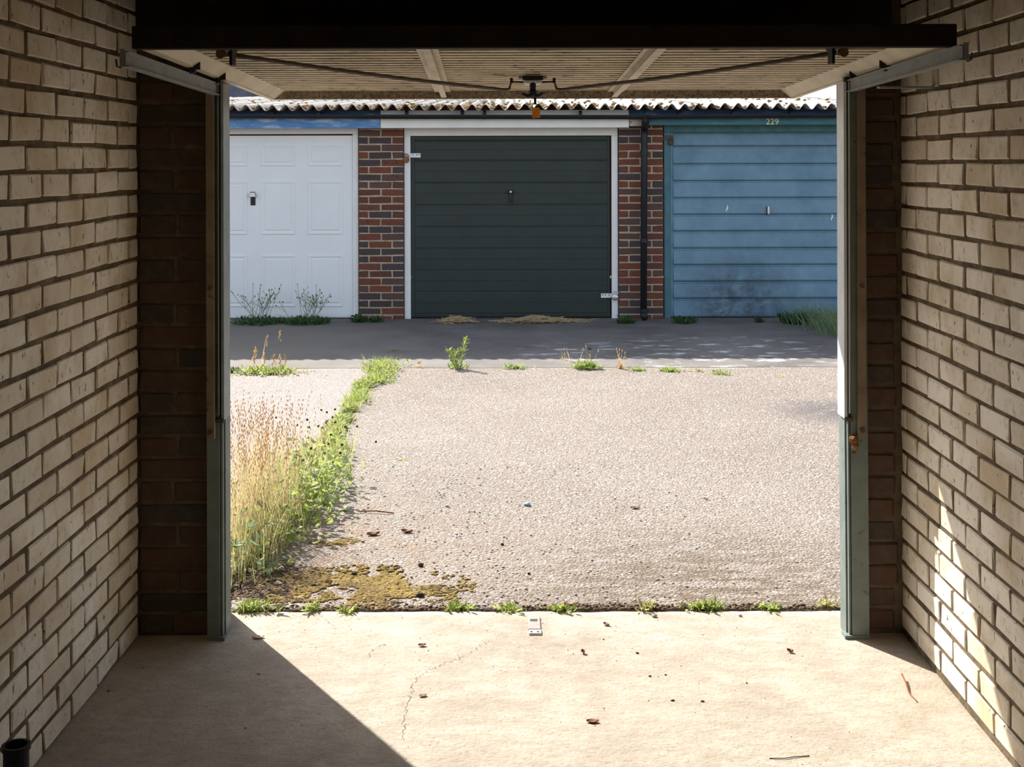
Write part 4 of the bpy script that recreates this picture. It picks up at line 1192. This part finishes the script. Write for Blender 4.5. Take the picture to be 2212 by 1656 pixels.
curled(1371, 1098, .045, 'dead', 'reddish brown leaf lying alone on the sunny slab', ang=.1)
curled(805, 1155, .055, 'dead', 'red brown curled leaf left of the two beyond the moss', ang=.3, h=.009)
curled(878, 1149, .050, 'dead', 'dark red leaf right of the two beyond the moss', ang=-.2, h=.009)
curled(1524, 1079, .022, 'dead', 'tiny brown leaf on the sunny slab toward the right post')
curled(757, 1273, .030, 'pale_leaf', 'small pale leaf lying on the moss patch', ang=.5)
curled(855, 1221, .030, 'pale_leaf', 'pale leaf at the back edge of the moss patch', ang=1.0)
curled(1113, 1301, .022, 'dead', 'small reddish leaf behind the floor plate at the threshold')
curled(910, 1394, .026, 'dead', 'small brown leaf on the sunlit floor left of the crack')
curled(1308, 1350, .026, 'dead', 'small brown leaf on the floor just inside the threshold, right of the plate')
curled(1705, 1410, .022, 'dead', 'dark crumpled leaf on the sunlit floor near the right post', h=.007)
curled(1258, 1411, .022, 'dead', 'dark crumpled leaf on the sunlit floor right of the plate', h=.007)
curled(1278, 1560, .036, 'dead', 'thin brown leaf lying on the foreground floor', ang=.0)
curled(912, 1504, .024, 'pale_leaf', 'pale chip-like leaf on the sunlit foreground floor', ang=.4)
curled(800, 1305, .03, 'pale_leaf', 'pale leaf among the sprigs at the threshold below the moss', ang=.2)
def chip(px, py, r, mat, label, name='stone_chip', cat='stone', sq=.7):
    x, y = ground(px, py); m = MB(); m.ball((x, y, r * sq * .8), r, 7, 5, (1.2, .9, sq), .28)
    return tag(m.build(name, mat), label, cat)
chip(1139, 1092, .014, 'bluebit', 'pale blue lump lying on the sunny slab', 'plastic_scrap', 'scrap')
chip(965, 1094, .008, 'bluebit', 'tiny pale blue crumb left of the blue lump', 'plastic_scrap', 'scrap')
chip(908, 1222, .011, 'dark_stone', 'dark clod at the right edge of the moss patch')
chip(764, 1242, .011, 'dark_stone', 'dark clod resting in the middle of the moss patch')
chip(907, 1288, .012, 'dark_stone', 'dark clod at the lower right of the moss patch')
chip(1084, 1177, .007, 'dark_stone', 'small dark pebble on the slab right of the moss')
chip(1141, 1240, .006, 'dark_stone', 'small dark pebble on the slab behind the threshold')
chip(742, 1322, .010, 'dark_stone', 'dark clod on the threshold below the moss patch')
chip(1412, 1333, .008, 'stone', 'pale stone chip just inside the threshold')
chip(1597, 1332, .006, 'stone', 'small pale stone chip inside the threshold toward the right')
chip(990, 1256, .006, 'stone', 'pale pebble on the slab right of the moss patch')
chip(612, 1208, .011, 'stone', 'pale stone in the litter by the leafy weeds')
chip(600, 1262, .012, 'stone', 'grey-white stone in the litter under the dry grass')
chip(718, 1262, .005, 'stone', 'tiny white pebble on the moss patch')
for i, (px, py) in enumerate(((1302, 1381), (1375, 1411), (1402, 1461), (1436, 1458), (1611, 1477), (1451, 1514), (1515, 1516), (307, 1440), (232, 1490), (528, 1571), (556, 1455))):
    x, y = ground(px, py); r = random.uniform(.0022, .0042); m = MB(); m.ball((x, y, r * .4), r, 6, 4, (1.5, .9, .5), .35)
    tag(m.build('dirt_crumb', 'dark_stone'), {7: 'tiny dark crumb on the shaded floor below the left brick pier', 8: 'tiny dark crumb on the shaded floor beside the left wall', 9: 'tiny dark crumb on the shaded floor near the bottom of the picture',
        10: 'tiny dark crumb on the shaded floor just inside the sun edge'}.get(i, 'tiny dark dirt crumb on the sunlit concrete garage floor'), 'crumb', 'dirt crumbs on the floor')
# twigs
x, y = ground(1979, 1520); m = MB(); m.tube([(x, y, .004), (x - .006, y + .06, .006), (x + .003, y + .12, .012), (x + .006, y + .17, .018)], [.0018, .0022, .0028, .0035], 6)
tag(m.build('dry_twig', 'dead'), 'thin brown twig on the floor by the right wall', 'twig')
x, y = ground(850, 1110); x2, y2 = ground(775, 1106); m = MB(); m.tube([(x2, y2, .006), ((x + x2) / 2, (y + y2) / 2, .012), (x, y, .006)], .003, 6)
tag(m.build('dry_twig', 'dead'), 'dark twig on the slab beyond the moss', 'twig')
x, y = ground(1700, 1640); m = MB(); m.tube([(x - .05, y, .002), (x - .01, y - .003, .003), (x + .02, y + .006, .003), (x + .06, y + .014, .002)], .0012, 5)
tag(m.build('dry_twig', 'litter'), 'dark scrap of twig in the sunlit foreground at lower right', 'twig')

# steel plate in the floor
x, y = ground(1152, 1350)
t = thing('floor_plate', 'pinkish steel latch plate set in the threshold concrete', 'plate', (x, y, 0))
pr0, pr1 = 4.60 - .05, 4.60 - .005
Ya = EYE * F / (1372 - 347); Yb = EYE * F / (1334 - 347)
MB().box(x - .020, x + .022, Ya + .045, Yb, -.002, .006).build('plate', 'floor_plate', t, bevel=.0015)
MB().box(x - .013, x + .012, Yb - .05, Yb - .03, .0055, .0068).build('slot', 'black_metal', t)
MB().box(x - .019, x + .024, Ya, Ya + .038, -.002, .007).build('keeper', 'silver', t, bevel=.0015)
MB().box(x - .020, x + .024, Ya + .037, Ya + .047, -.001, .003).build('gap', 'black_metal', t)
q = MB()
for sx in (-.010, .012): q.tube([(x + sx, Ya + .015, .0065), (x + sx, Ya + .015, .0085)], .004, 8)
q.build('screw', 'black_metal', t)

# cracks in the concrete floor
def crack(pts, w):
    m = MB(); P = []
    for (ax, ay), (bx, by) in zip(pts, pts[1:]):
        for i in range(14):
            tt = i / 14; P.append((ax + (bx - ax) * tt, ay + (by - ay) * tt))
    P = [ground(a + random.gauss(0, 3.0), b + random.gauss(0, 1.5)) for a, b in P]
    for i, (x, y) in enumerate(P):
        ww = w * random.uniform(.4, 1.2); z = .0008 + .003 * mnoise.noise(Vector((x * 2.1, y * 2.1, 0))) + .0012 * mnoise.noise(Vector((x * 9, y * 9, 7)))
        m.v += [(x - ww, y - ww * .6, z), (x + ww, y + ww * .6, z)]
    for i in range(len(P) - 1): a = 2 * i; m.face(a, a + 1, a + 3, a + 2)
    m.build('crack', 'crack', floor)
crack([(1050, 1385), (1010, 1412), (960, 1432), (915, 1450), (890, 1480), (878, 1520), (872, 1560), (868, 1600)], .0011)
crack([(830, 1390), (805, 1402), (790, 1420)], .0008)

# pipe stub at the left wall
px, py_ = -1.205, 3.14
t = thing('pipe_stub', 'black pipe stub standing on the floor against the left wall', 'pipe', (px, py_, 0))
m = MB(); prs = [(.030, 0), (.030, .176), (.034, .178), (.034, .19), (.027, .19), (.027, .05)]; n = 20
for r, z in prs:
    for i in range(n): m.v.append((px + r * math.cos(6.2832 * i / n), py_ + r * math.sin(6.2832 * i / n), z))
for k in range(len(prs) - 1):
    for i in range(n): j = (i + 1) % n; m.face(k * n + i, k * n + j, k * n + n + j, k * n + n + i)
m.face(*[(len(prs) - 1) * n + i for i in range(n)])
m.build('pipe_wall', 'black_metal', t, smooth=False)
MB().tube([(px, py_, 0), (px, py_, .018)], .045, 20).build('base_flange', 'black_metal', t)
